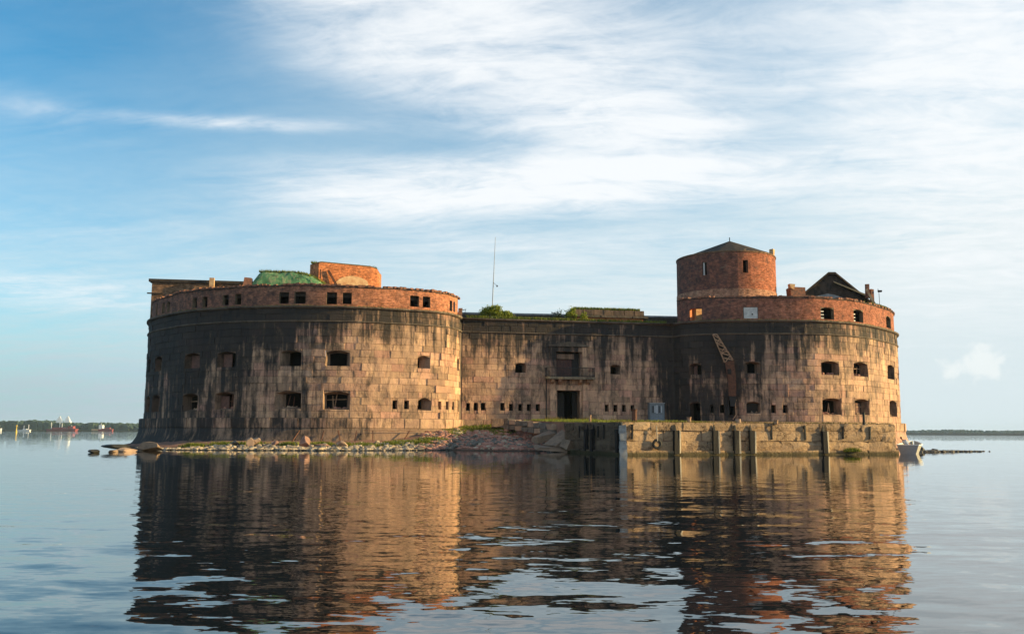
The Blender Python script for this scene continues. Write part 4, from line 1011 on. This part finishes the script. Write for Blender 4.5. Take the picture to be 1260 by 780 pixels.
def in_poly(x, y, P):
    c = False; j = len(P) - 1
    for i in range(len(P)):
        if (P[i][1] > y) != (P[j][1] > y) and x < (P[j][0] - P[i][0]) * (y - P[i][1]) / (P[j][1] - P[i][1]) + P[i][0]: c = not c
        j = i
    return c
for i, (x, y) in enumerate(pts):
    if in_poly(x, y, pier_poly): zz[i] = min(zz[i], 1.9)
nX, nY = len(gx), len(gy); idx = np.arange(nX * nY).reshape(nX, nY); Fc = []
for i in range(nX - 1):
    for k in range(nY - 1):
        q = (idx[i, k], idx[i + 1, k], idx[i + 1, k + 1], idx[i, k + 1])
        if max(zz[j] for j in q) > -.7: Fc.append(tuple(int(j) for j in q))
ig = obj('island_ground', np.c_[pts, zz], Fc, M['ground'], None, smooth=True); tag(ig, kind='structure')
def gz(x, y):
    i = min(max((x - gx[0]) / 1.2, 0), nX - 1.01); k = min(max((y - gy[0]) / 1.2, 0), nY - 1.01); a, b = int(i), int(k); f, h_ = i - a, k - b; Z = zz.reshape(nX, nY)
    return (Z[a, b] * (1 - f) + Z[a + 1, b] * f) * (1 - h_) + (Z[a, b + 1] * (1 - f) + Z[a + 1, b + 1] * f) * h_

# shoreline stones: (x, y) along the water's edge
SH = np.array([(-40.5, 98.0), (-36.2, 90.8), (-33, 90.0), (-26.7, 90.0), (-18.6, 90.2), (-12.4, 92.4), (-5.2, 96.7), (-1.5, 96.2), (1.8, 95.0), (4.6, 90.6)])
sd_ = np.r_[0, np.cumsum(np.hypot(*np.diff(SH, axis=0).T))]
def shore(s): return np.interp(s, sd_, SH[:, 0]), np.interp(s, sd_, SH[:, 1])
mb = MB(); mp = MB(); mg = MB()
for k in range(1700):
    s = random.uniform(0, sd_[-1]); x, y = shore(s); o = min(abs(random.gauss(0, 1.0)) * 2.4, 6); y += o
    if x < -34: y = shore(s)[1] + random.uniform(-.3, 2.0)
    sz = random.uniform(.2, .55) * (1.15 if o < 1.2 else .9); z = max(gz(x, y), -.12) + sz * .12
    tgt = (mb if x < -10 else (mp if random.random() < .5 else mg)) if random.random() < .8 else mg
    tgt.rock((x, y, z), (sz * random.uniform(1, 1.8), sz * random.uniform(.9, 1.4), sz * random.uniform(.7, 1.1)), random.uniform(0, 6))
for nm, m_, mt in (('shore_stones', mb, 'stone_pale'), ('shore_stones', mp, 'stone_pink'), ('shore_stones', mg, 'stone_grey')):
    tag(m_.build(nm, M[mt]), kind='stuff')
# dark wet stones right at the edge
mb = MB()
for k in range(520):
    s = random.uniform(0, sd_[-1]); x, y = shore(s); sz = random.uniform(.15, .4); mb.rock((x, y - random.uniform(.0, .5), random.uniform(-.08, .04)), (sz * 1.7, sz * 1.2, sz * .6), random.uniform(0, 6))
tag(mb.build('wet_stones', M['stone_dark']), kind='stuff')
# pink rubble fan between bastion and pier
mb = MB(); mg = MB()
for k in range(1500):
    x = random.uniform(-10, 5.5); y = random.uniform(92, 107); z = gz(x, y)
    if z < .1 or z > 2.75 or in_poly(x, y, pier_poly): continue
    sz = random.uniform(.12, .42) * (1.5 if random.random() < .08 else 1)
    (mb if random.random() < .78 else mg).rock((x, y, z + sz * .1), (sz * 1.5, sz * 1.3, sz * .8), random.uniform(0, 6))
tag(mb.build('rubble', M['stone_pink']), kind='stuff'); tag(mg.build('rubble', M['stone_pale']), kind='stuff')

def boulder(x, y, size, mt, label, rz=0.0, zoff=0.0, name='boulder', cat='boulder', z=None):
    V, Fc = ICO2; P = V.copy()
    for _ in range(12):
        n_ = rng.normal(0, 1, 3); n_ /= np.linalg.norm(n_); dlt = P @ n_ - rng.uniform(.35, .7); P -= np.clip(dlt, 0, None)[:, None] * n_
    P = (P * (1 + rng.uniform(-.03, .03, (len(V), 1)))) * np.array(size) * (.72 if x < -33 else .62)
    c_, s_ = math.cos(rz), math.sin(rz); P = P @ np.array([[c_, s_, 0], [-s_, c_, 0], [0, 0, 1]])
    z = max(gz(x, y), 0) if z is None else z
    return tag(obj(name, P + np.array((x, y, z + size[2] * .25 + zoff)), Fc, M[mt]), label, cat)
boulder(-35.9, 77.6, (.8, .7, .34), 'stone_dark', 'lone dark wet rock in the water off the left shore tip', z=0)
boulder(-35.0, 79.4, (.75, .7, .36), 'stone_brown', 'small tan rock at the tip of the left rock spit', z=0)
boulder(-37.0, 84.8, (2.5, 1.4, .5), 'stone_dark', 'long dark slab lying across the left rock spit', .1, .35, 'stone_slab', 'slab', z=0)
boulder(-34.9, 82.2, (1.6, 1.1, .55), 'stone_tan', 'rounded tan rock in front of the dark slab on the left spit', .1, 0, z=0)
boulder(-34.7, 86.6, (2.3, 1.5, .75), 'stone_brown', 'large flat tan rock below the corner of the black bastion foot', -.15, .15, z=0)
boulder(-26.9, 92.6, (.9, .8, 1.15), 'stone_tan', 'upright tan block on the shore left of the grass tuft', 0, .1)
boulder(-26.6, 94.0, (1.35, 1.0, .75), 'stone_tan', 'tilted tan boulder lying behind the upright tan block', .5, .3)
boulder(-21.4, 93.5, (1.2, .9, 1.15), 'stone_red', 'pointed reddish boulder standing on the pale shore stones', .4, .2)
boulder(-17.6, 93.3, (1.3, 1.0, .8), 'stone_tan', 'tan boulder at the foot of the bent rods right of the reddish one', .2, .2)
boulder(-28.9, 94.5, (1.1, .9, .7), 'stone_grey', 'grey boulder against the black bastion foot left of the tan blocks', 0, .2)
boulder(-24.4, 93.6, (1.0, .8, .5), 'stone_red', 'low pinkish boulder between tan blocks and the reddish one', 0, .15)
boulder(-19.4, 92.6, (1.6, 1.0, .5), 'stone_red', 'broad low pink rock just right of the pointed reddish boulder', .1, .1)
for x, y, s, l in ((44.2, 97.6, (1.0, .9, .75), 'dark rock beside the boat bow at the start of the right spit'), (46.6, 99.6, (.8, .7, .6), 'single tan-lit rock along the right spit beyond the boat')):
    boulder(x, y, s, 'stone_dark', l, z=0)
mb = MB()
for k in range(230):
    f = random.random() ** 1.3; x = 43.6 + 10.8 * f; y = 97.4 + 5.6 * f + random.uniform(-.5, .9); sz = random.uniform(.2, .5) * (1.15 - .75 * f)
    mb.rock((x, y, .02), (sz * 1.6, sz * 1.2, sz * 1.0), random.uniform(0, 6))
tag(mb.build('spit_stones', M['stone_grey']), kind='stuff')
# collapsed quay slabs and the sloping retaining wall left of the pier
for (x, y, z, s, rz, ry, rx, l) in ((4.8, 90.3, 1.2, (2.6, 1.8, .5), .5, -.5, .15, 'tilted dark quay slab leaning against the broken pier corner'), (4.0, 88.9, .35, (3.3, 2.0, .45), .2, .1, .1, 'flat grey quay slab fallen at the water beside the pier'), (5.6, 88.2, .6, (1.4, 1.2, .8), .9, .4, .2, 'small broken grey block wedged at the pier corner'), (3.4, 93.0, 1.5, (2.2, 1.6, .5), .3, -.25, .2, 'sloping broken slab at the lower end of the retaining wall')):
    o = MB().box((x, y, z), s, rz, jit=.18, rx=rx, ry=ry).build('quay_slab', M['stone_brown']); tag(o, l, 'slab')
rt = thing('retaining_wall', (2.6, 101, 2.6), 'low rough stone retaining wall sloping down from the gate to the pier', 'retaining wall')
for k in range(8):
    f = (k + .5) / 8; x = 4.6 - 5.2 * f ** 1.1; y = 93.2 + 13.5 * f; zt = 2.75 + .75 * f
    for j in range(2): MB().box((x + .02 * j, y, zt - .3 - .6 * j), (.9, 1.75, .56), .35 + random.uniform(-.06, .06), jit=.07).build('stone', M['stone_grey' if (k + j) % 3 else 'stone_tan'], rt)
MB().box((-1.1, 107.6, 3.0), (2.6, .8, 1.0), AX, jit=.06).build('end_stone', M['reveal'], rt)

# rusty bent rods along the foot of the left bastion
RODS = [(-14.9, -15.5), (-16.6, -17.3), (-18.4, -19.2), (-20.0, -20.9), (-21.8, -23.0), (-23.7, -24.8), (-27.9, -28.0), (-29.6, -29.8), (-31.5, -31.2), (-33.0, -33.2), (-35.6, -36.2)]
rf = thing('rusted_railing', wp(-22, 1.6, .8), 'row of bent rusty rods and wire along the sunlit bastion foot', 'railing')
for a, b in RODS:
    MB().bar(wp(a, .75, 2.02), wp(b, 1.75, .62), .1).build('rod', M['rust'], rf)
mb = MB(); pu = -13.8
for k in range(30):
    nu_ = pu - .5; mb.bar(wp(pu, .78, 2.03 + .03 * math.sin(pu * 3)), wp(nu_, .78, 2.03 + .03 * math.sin(nu_ * 3)), .05); pu = nu_
mb.build('wire', M['rust'], rf)

# ------------------------------------------------------------------ boat and its passenger
boat = thing('motorboat', (38.6, 89.0, 0), 'small open motorboat with grey stern and cream side moored at the pier end', 'boat')
HD = np.array([math.sin(R(30)), math.cos(R(30))]); HS = np.array([HD[1], -HD[0]]); B0 = np.array([38.45, 87.6])
def bp(l, s, z): p = B0 + HD * l + HS * s; return (p[0], p[1], z)
secs = [(0, .98, .62, -.22, .86), (1.2, 1.08, .66, -.25, .86), (2.6, 1.05, .55, -.25, .92), (3.8, .78, .3, -.2, 1.02), (4.7, .36, .1, -.05, 1.14), (5.2, .05, .02, .4, 1.22)]
V = []; Fc = []; mi = []
for l, wt, wb, zb, zt in secs: V += [bp(l, -wt, zt), bp(l, -wb, zb), bp(l, 0, zb - .12), bp(l, wb, zb), bp(l, wt, zt)]
for i in range(len(secs) - 1):
    for k in range(4): a = 5 * i + k; Fc.append((a, a + 1, a + 6, a + 5))
obj('hull', V, Fc, M['hull_cream'], boat)
obj('transom', [bp(-.005, -.98, .86), bp(-.005, -.62, -.22), bp(-.005, 0, -.34), bp(-.005, .62, -.22), bp(-.005, .98, .86)], [(0, 1, 2, 3, 4)], M['hull_grey'], boat)
mb = MB()
for i in range(len(secs) - 1):
    for s in (-1, 1): mb.bar(bp(secs[i][0], s * secs[i][1], secs[i][4] + .02), bp(secs[i + 1][0], s * secs[i + 1][1], secs[i + 1][4] + .02), .09)
mb.bar(bp(0, -.98, .88), bp(0, .98, .88), .09); mb.build('gunwale', M['foam_white'], boat)
obj('cockpit_floor', [bp(.1, -.75, .3), bp(.1, .75, .3), bp(3.8, .5, .3), bp(3.8, -.5, .3)], [(0, 1, 2, 3)], M['hull_grey'], boat)
MB().box(bp(.95, -.1, .58), (1.5, .35, .08), math.atan2(HS[1], HS[0])).build('seat', M['foam_white'], boat)

def skin(name, chains, mat_, parent=None, sub=1):
    V = []; E = []; Rr = []
    for ch in chains:
        prev = ch.get('from')
        for p, r in ch['pts']:
            V.append(p); Rr.append(r); i = len(V) - 1
            if prev is not None: E.append((prev, i))
            prev = i
    c = np.array(V).mean(0); me = bpy.data.meshes.new(name); me.from_pydata([tuple(np.array(v) - c) for v in V], E, []); me.materials.append(mat_)
    o = bpy.data.objects.new(name, me); link(o, parent, c)
    md = o.modifiers.new('skin', 'SKIN'); md.use_smooth_shade = True
    for sv, r in zip(me.skin_vertices[0].data, Rr): sv.radius = (r, r)
    me.skin_vertices[0].data[0].use_root = True
    if sub: o.modifiers.new('sub', 'SUBSURF').levels = sub; o.modifiers['sub'].render_levels = sub
    return o
def pb(l, s, z): return bp(1.0 + l, s - .35, z)
person = thing('person', bp(1.0, -.35, .6), 'person in a pale blue shirt and dark trousers sitting hunched in the boat', 'person')
hip, chest, neck, head = pb(0, .35, .72), pb(.05, .05, 1.12), pb(.06, -.2, 1.36), pb(.06, -.33, 1.5)
kneeL, kneeR = pb(.45, .5, .78), pb(.42, .15, .78)
chains = [dict(pts=[(hip, .15), (pb(.02, .2, .92), .14), (chest, .165), (pb(.06, -.1, 1.28), .13), (neck, .065), (pb(.06, -.27, 1.43), .075), (head, .1), (pb(.06, -.39, 1.59), .085)]),
          dict(**{'from': 0}, pts=[(pb(.2, .45, .74), .1), (kneeL, .075), (pb(.5, .5, .5), .06), (pb(.48, .5, .36), .05), (pb(.62, .5, .33), .045)]),
          dict(**{'from': 0}, pts=[(pb(.2, .22, .74), .1), (kneeR, .075), (pb(.46, .15, .5), .06), (pb(.44, .15, .36), .05), (pb(.58, .15, .33), .045)]),
          dict(**{'from': 3}, pts=[(pb(.06, .12, 1.3), .075), (pb(.2, .32, 1.05), .055), (pb(.38, .42, .92), .042), (pb(.44, .45, .87), .035)]),
          dict(**{'from': 3}, pts=[(pb(.12, -.2, 1.18), .07), (pb(.25, -.12, .98), .055), (pb(.38, .1, .9), .042), (pb(.43, .13, .87), .035)])]
body = skin('body', chains, M['skin'], person)
for (bx, s0) in ((pb(.44, .45, .87), .45), (pb(.43, .13, .87), .13)):
    fc = []
    palm = pb(.5, s0, .85)
    pts = [(bx, .03), (palm, .034)]
    ch = [dict(pts=pts)]
    for j, ln in enumerate((.07, .085, .08, .06)):
        q = s0 - .045 + j * .03; ch.append(dict(**{'from': 1}, pts=[(pb(.54, q, .845), .01), (pb(.54 + ln * .6, q, .83), .009), (pb(.54 + ln * .85, q, .79), .008)]))
    ch.append(dict(**{'from': 1}, pts=[(pb(.5, s0 - .06, .84), .011), (pb(.54, s0 - .085, .82), .009)]))
    skin('hand', ch, M['skin'], person, 1)
shirt = skin('shirt', [dict(pts=[(pb(0, .3, .8), .17), (pb(.02, .2, .92), .165), (chest, .19), (pb(.06, -.1, 1.28), .155), (pb(.06, -.17, 1.34), .085)]),
                       dict(**{'from': 3}, pts=[(pb(.06, .12, 1.3), .092), (pb(.2, .32, 1.05), .072)]), dict(**{'from': 3}, pts=[(pb(.12, -.2, 1.18), .09), (pb(.25, -.12, .98), .072)])], M['shirt'], person)
skin('trousers', [dict(pts=[(hip, .175), (pb(.2, .45, .74), .115), (kneeL, .092), (pb(.5, .5, .5), .075), (pb(.49, .5, .4), .07)]), dict(**{'from': 0}, pts=[(pb(.2, .22, .74), .115), (kneeR, .092), (pb(.46, .15, .5), .075), (pb(.45, .15, .4), .07)])], M['trousers'], person)
skin('hair', [dict(pts=[(pb(.02, -.25, 1.5), .075), (pb(.01, -.33, 1.58), .11), (pb(.04, -.41, 1.63), .09)])], M['hair'], person)
hv = np.array(head)
for s in (-.035, .035):
    q = np.array(pb(.155, -.345 + s, 1.53)); MB().rock(q, (.025, .025, .02)).build('eye', M['hair'], person)
MB().bar(pb(.15, -.345, 1.52), pb(.185, -.36, 1.49), .03).build('nose', M['skin'], person)
MB().bar(pb(.15, -.39, 1.455), pb(.15, -.33, 1.455), .014).build('mouth', M['door_red'], person)
for s in (-.1, .1): MB().rock(np.array(pb(.06, -.345 + s, 1.52)), (.03, .05, .06)).build('ear', M['skin'], person)

# ------------------------------------------------------------------ plants
def leaves(mb, centres, n, size, spread):
    for _ in range(n):
        c = np.array(centres[random.randrange(len(centres))][:3]) + np.clip(rng.normal(0, 1, 3), -1.7, 1.7) * spread
        a = rng.normal(0, 1, 3); a /= np.linalg.norm(a); b = np.cross(a, rng.normal(0, 1, 3)); b /= np.linalg.norm(b); s = size * random.uniform(.6, 1.3)
        mb.add([c - a * s, c + b * s * .45, c + a * s, c - b * s * .45], [(0, 1, 2, 3)])
def bush(name, c, rx, ry, rz_, n, size, label, cat, stems=5, mt='leaf'):
    t = thing(name, c, label, cat); mb = MB(); cl = []
    for _ in range(34):
        d = rng.normal(0, 1, 3); d /= np.linalg.norm(d); r_ = rng.uniform(.45, .95)
        cl.append((c[0] + d[0] * rx * r_, c[1] + d[1] * ry * r_, c[2] + rz_ * .35 + abs(d[2]) * rz_ * .75 * r_))
    leaves(mb, cl, n, size, (.22 * rx ** .5, .22, .16)); mb.build('crown', M[mt], t)
    ms_ = MB()
    for k in range(stems): q = cl[k * 5]; ms_.bar((c[0] + random.uniform(-.2, .2), c[1], c[2]), q, .09, n=5, w2=.03)
    ms_.build('trunk', M['rust'], t); return t
bush('bush', (-2.05, 113.6, 15.9), 2.15, 1.1, 2.0, 2300, .15, 'round bright green bush growing on the gate wing roof by the mast', 'bush')
bush('shrub', (7.6, 113.8, 15.9), .75, .5, 1.9, 420, .14, 'upright light green sapling at the left end of the stone casemate', 'shrub')
bush('shrub', (9.15, 113.4, 15.9), .42, .4, 1.25, 260, .13, 'smaller green sapling just right of the taller roof sapling', 'shrub')
bush('shrub', (5.9, 115, 15.9), 1.0, .5, 1.7, 300, .12, 'dark leafless-looking shrub left of the roof saplings', 'shrub', mt='far_leaf')
def grass(name, spots, n, hgt, mt, w=.05):
    mb = MB()
    for _ in range(n):
        x, y, z = spots(); a = random.uniform(0, 3.14); h_ = hgt * random.uniform(.5, 1.3); lx, ly = random.gauss(0, .25) * h_, random.gauss(0, .25) * h_
        dx, dy = math.cos(a) * w, math.sin(a) * w
        mb.add([(x - dx, y - dy, z - .03), (x + dx, y + dy, z - .03), (x + lx, y + ly, z + h_)], [(0, 1, 2)])
    return tag(mb.build(name, M[mt]), kind='stuff')
def sp_slope():
    while True:
        x = random.uniform(-9.5, 3.5); y = random.uniform(100, 110.5); z = gz(x, y)
        if z > 1.75 + .3 * math.sin(x * 1.3) and not in_poly(x, y, pier_poly): return x, y, z
grass('grass', sp_slope, 5200, .28, 'grass', .07)
def sp_top():
    x = random.uniform(1.5, 20); y = random.uniform(86, 111)
    x = random.uniform(2.5, 10) if random.random() < .8 else x
    return (x, y, topz((x, y)) - .02) if in_poly(x, y, pier_poly) else sp_top()
grass('grass', sp_top, 6500, .2, 'grass', .06)
def sp_gate():
    u = random.choice([random.gauss(-2.6, .5), random.gauss(2.0, .5), random.uniform(-3, 8)]); o = random.uniform(.2, 3.0); p = wp(u, o, 0); return p[0], p[1], 3.3
grass('dry_grass', sp_gate, 700, .5, 'grass_dry', .04)
def sp_edge():
    a = random.uniform(0, FL); p = front(a, -random.uniform(.3, 1.6), 0); return p[0], p[1], ZT
grass('dry_grass', sp_edge, 1600, .16, 'grass_dry', .05)
def sp_shore():
    cx, cy, rx = random.choice([(-27.5, 95.5, 1.5), (-23.3, 94.6, 1.0), (-33.6, 95.4, 1.2), (-15.2, 95.2, 1.4), (-12.6, 96.2, 1.0), (-17.4, 94.4, .8), (-9.6, 97.6, 1.2), (-30.5, 95.8, 1.6), (-20, 95.4, 1.3), (-11.5, 97.6, 1.6), (-8.6, 99.0, 1.6)])
    x = cx + random.gauss(0, .5) * rx; y = cy + random.gauss(0, .35); return x, y, gz(x, y)
grass('grass', sp_shore, 5200, .36, 'grass', .07)
def sp_roof():
    c = random.random()
    if c < .42: x = random.uniform(8.0, 16.9); return x, 115.25 + (x - 7.6) * .18 + random.uniform(0, 1.2), random.choice((17.82, 17.85, 17.85, 17.15 + .5 * random.random()))
    if c < .55: s = random.uniform(.1, .95); e = 1 - max(0, (s - .45) / .55) ** 2.2 * .86; return -34 + 11.8 * s, 114.6 + 1.5 * s + random.uniform(-.7, .7), 18.0 + 4.42 * e - .06
    if c < .65: x = random.uniform(-26.6, -18.6); return x, 116.2 + (x + 26.6) * .5 + random.uniform(0, 1.5), 23.95
    if c < .9: u = random.uniform(-13, 13); p = wp(u, random.uniform(-.6, -.2), 0); return p[0], p[1], 15.95
    u = random.gauss(50, 2.2); p = wp(u, -.8, 0); return p[0], p[1], 18.98
grass('roof_grass', sp_roof, 9500, .36, 'grass', .07)
def sp_ledge():
    u = random.choice([random.uniform(-66, -14), random.uniform(14, 58)]); p = wp(u, -.15, 0); return p[0], p[1], 15.94
grass('ledge_weeds', sp_ledge, 900, .16, 'grass', .06)
def sp_tuft():
    a = random.choice([22.4, 22.9, 23.2]); p = front(a + random.gauss(0, .25), .35 + random.uniform(-.1, .15), 0); return p[0], p[1], .3
grass('weeds', sp_tuft, 350, .32, 'grass', .06)

# ------------------------------------------------------------------ water and far shores
ys = np.unique(np.r_[-240, -80, -20, np.geomspace(2, 5600, 60)]); V = []
for y in ys:
    for s in np.linspace(-1, 1, 21): V.append((s * min(400 + max(y, 0) * 1.05, 4600), y, 0))
Fc = [(j * 21 + i, j * 21 + i + 1, (j + 1) * 21 + i + 1, (j + 1) * 21 + i) for j in range(len(ys) - 1) for i in range(20)]
wt = obj('water', V, Fc, M['water']); tag(wt, kind='structure')

def far_mass(name, x0, x1, y, hfun, dep, n, mt, rr=(5, 10)):
    mb = MB()
    for k in range(n):
        x = random.uniform(x0, x1); yy = y + random.uniform(0, dep); h_ = hfun(x) * random.uniform(.62, 1.0); r_ = random.uniform(*rr)
        V_, F_ = ICO; P = V_ * (1 + rng.uniform(-.25, .2, (12, 1))) * np.array((r_, r_, r_ * .9)); mb.add(P + np.array((x, yy, h_ - r_ * .7)), F_)
        if k % 2: mb.box((x, yy, h_ / 2 - 1), (r_ * 1.5, r_ * 1.5, h_), jit=.6)
    return tag(mb.build(name, M[mt]), kind='stuff')
land = MB(); land.box((-1150, 2300, .4), (1300, 500, 2.2), jit=2); tag(land.build('far_shore', M['deck']), kind='structure')
far_mass('shore_forest', -1500, -760, 2160, lambda x: 22 + 3.2 * math.sin(x * .009) + 2 * math.sin(x * .031), 120, 900, 'far_leaf')
land = MB(); land.box((1500, 4100, .4), (2800, 500, 3), jit=2); tag(land.build('far_shore', M['deck']), kind='structure')
far_mass('shore_forest', 1500, 2900, 3900, lambda x: 19 + 4 * math.sin(x * .004) + 2 * math.sin(x * .017), 150, 900, 'far_leaf', (5, 9))
land = MB(); land.box((1500, 2380, 1.5), (1400, 60, 8.5), jit=.5); tag(land.build('breakwater', M['stone_grey']), 'long low grey breakwater on the far right horizon', 'breakwater')

def ship(x, y, L, hull_h, mt, houses, label, cat='ship', name='cargo_ship', masts=()):
    t = thing(name, (x, y, 0), label, cat); h = L / 2; w = L * .12
    V = [(x - h, y - w, hull_h), (x + h, y - w, hull_h * 1.15), (x + h * .93, y - w * .6, -.5), (x - h * .95, y - w * .7, -.5), (x - h, y + w, hull_h), (x + h, y + w, hull_h * 1.15), (x + h * .93, y + w * .6, -.5), (x - h * .95, y + w * .7, -.5)]
    obj('hull', V, [(3, 2, 1, 0), (4, 5, 6, 7), (0, 1, 5, 4), (0, 4, 7, 3), (1, 2, 6, 5)], M[mt], t)
    for (f, ww, hh, z0, m2) in houses: MB().box((x + f * h, y, z0 + hh / 2), (ww, w * 1.3, hh), jit=.1).build('deckhouse', M[m2], t)
    for f, hh in masts: MB().bar((x + f * h, y, hull_h), (x + f * h, y, hull_h + hh), .9).build('mast', M['foam_white'], t)
    return t
ship(-937, 1880, 62, 4.5, 'red_paint', [(-.35, 16, 3.2, 4.5, 'red_paint'), (.1, 12, 3.6, 4.5, 'red_paint'), (.62, 11, 6.0, 4.5, 'red_paint')], 'long red ship lying off the far left shore', masts=((-.75, 14), (.62, 8)))
ship(-855, 1900, 30, 4.2, 'red_paint', [(.3, 9, 4.0, 4.2, 'red_paint'), (-.3, 8, 2.0, 4.2, 'red_paint')], 'smaller red vessel near the bastion on the far left shore')
ship(-1058, 1850, 22, 4.5, 'foam_white', [(-.1, 15, 4.0, 4.5, 'foam_white'), (.2, 8, 2.5, 8.5, 'foam_white')], 'white passenger ship at the far left edge of the water', name='passenger_ship', masts=((-.1, 9), (.4, 8)))
ship(-1028, 1900, 28, 2.6, 'foam_white', [(.2, 8, 1.8, 2.6, 'foam_white')], 'low white barge behind the yellow buoy on the far left', 'barge', 'white_barge', masts=((.7, 11), (.0, 9)))
ship(-975, 1950, 14, 2.2, 'foam_white', [(.0, 5, 1.6, 2.2, 'foam_white')], 'small white yacht just left of the long red ship', 'yacht', 'yacht', masts=((.3, 15), (-.4, 16)))
wh = thing('port_building', (-892, 1960, 0), 'white block-shaped port building on the far left shore between the red ships', 'building')
MB().box((-892, 1960, 7), (8, 8, 13), jit=.2).build('tower_block', M['foam_white'], wh); MB().box((-890, 1958, 3.2), (40, 10, 4.0), jit=.2).build('shed', M['plaster'], wh); MB().bar((-893, 1960, 13), (-893, 1960, 18), .8).build('mast', M['foam_white'], wh)
for x, l in ((-1102, 'left one of two white triangular towers above the far forest'), (-1082, 'right one of two white triangular towers above the far forest')):
    x = x; t = thing('radar_tower', (x, 2195, 14), l, 'tower')
    MB().box((x, 2195, 20), (3, 3, 22)).build('shaft', M['foam_white'], t)
    MB().box((x, 2195, 22.2), (15.5, 9, 4.5), taper=.85).build('platform', M['foam_white'], t)
    MB().box((x, 2195, 30.5), (12.5, 7, 12), taper=.12).build('cone', M['foam_white'], t)
by = thing('channel_buoy', (-384.5, 700, 0), 'yellow channel buoy on the water at the far left', 'buoy')
MB().bar((-384.5, 700, -.5), (-384.5, 700, 1.6), 1.3, n=10, w2=1.1).build('float', M['yellow_paint'], by); MB().bar((-384.5, 700, 1.6), (-384.5, 700, 5), .7, n=6, w2=.4).build('lattice_post', M['yellow_paint'], by)
MB().box((-384.5, 700, 5.4), (1.1, 1.1, .9), taper=.3).build('topmark', M['yellow_paint'], by)

# ------------------------------------------------------------------ summer haze over the water
hz = MB(); hz.box((0, 2750, 21.5), (9600, 6100, 49)); m_h = bpy.data.materials.new('haze_air'); m_h.use_nodes = True
t = NT(m_h.node_tree); t.n.clear(); vo = t.node('ShaderNodeVolumePrincipled'); vo.inputs['Density'].default_value = HAZE
vo.inputs['Color'].default_value = (.60, .80, 1.0, 1); vo.inputs['Anisotropy'].default_value = 0.0
t.l.new(vo.outputs[0], t.node('ShaderNodeOutputMaterial').inputs['Volume'])
tag(hz.build('haze', m_h), kind='stuff')

# things of one kind share a group
for names, grp in ((('boulder',), 'boulders along the shore'), (('quay_slab',), 'fallen slabs beside the pier'), (('bollard', 'stone_bollard'), 'bollards and posts on the pier'),
                   (('cargo_ship',), 'red ships off the far shore'), (('radar_tower',), 'white towers above the far forest'), (('shrub',), 'saplings on the gate wing roof'), (('bastion',), 'round bastions of the fort')):
    for o in sc.objects:
        if o.parent is None and o.name.split('.')[0] in names: o['group'] = grp
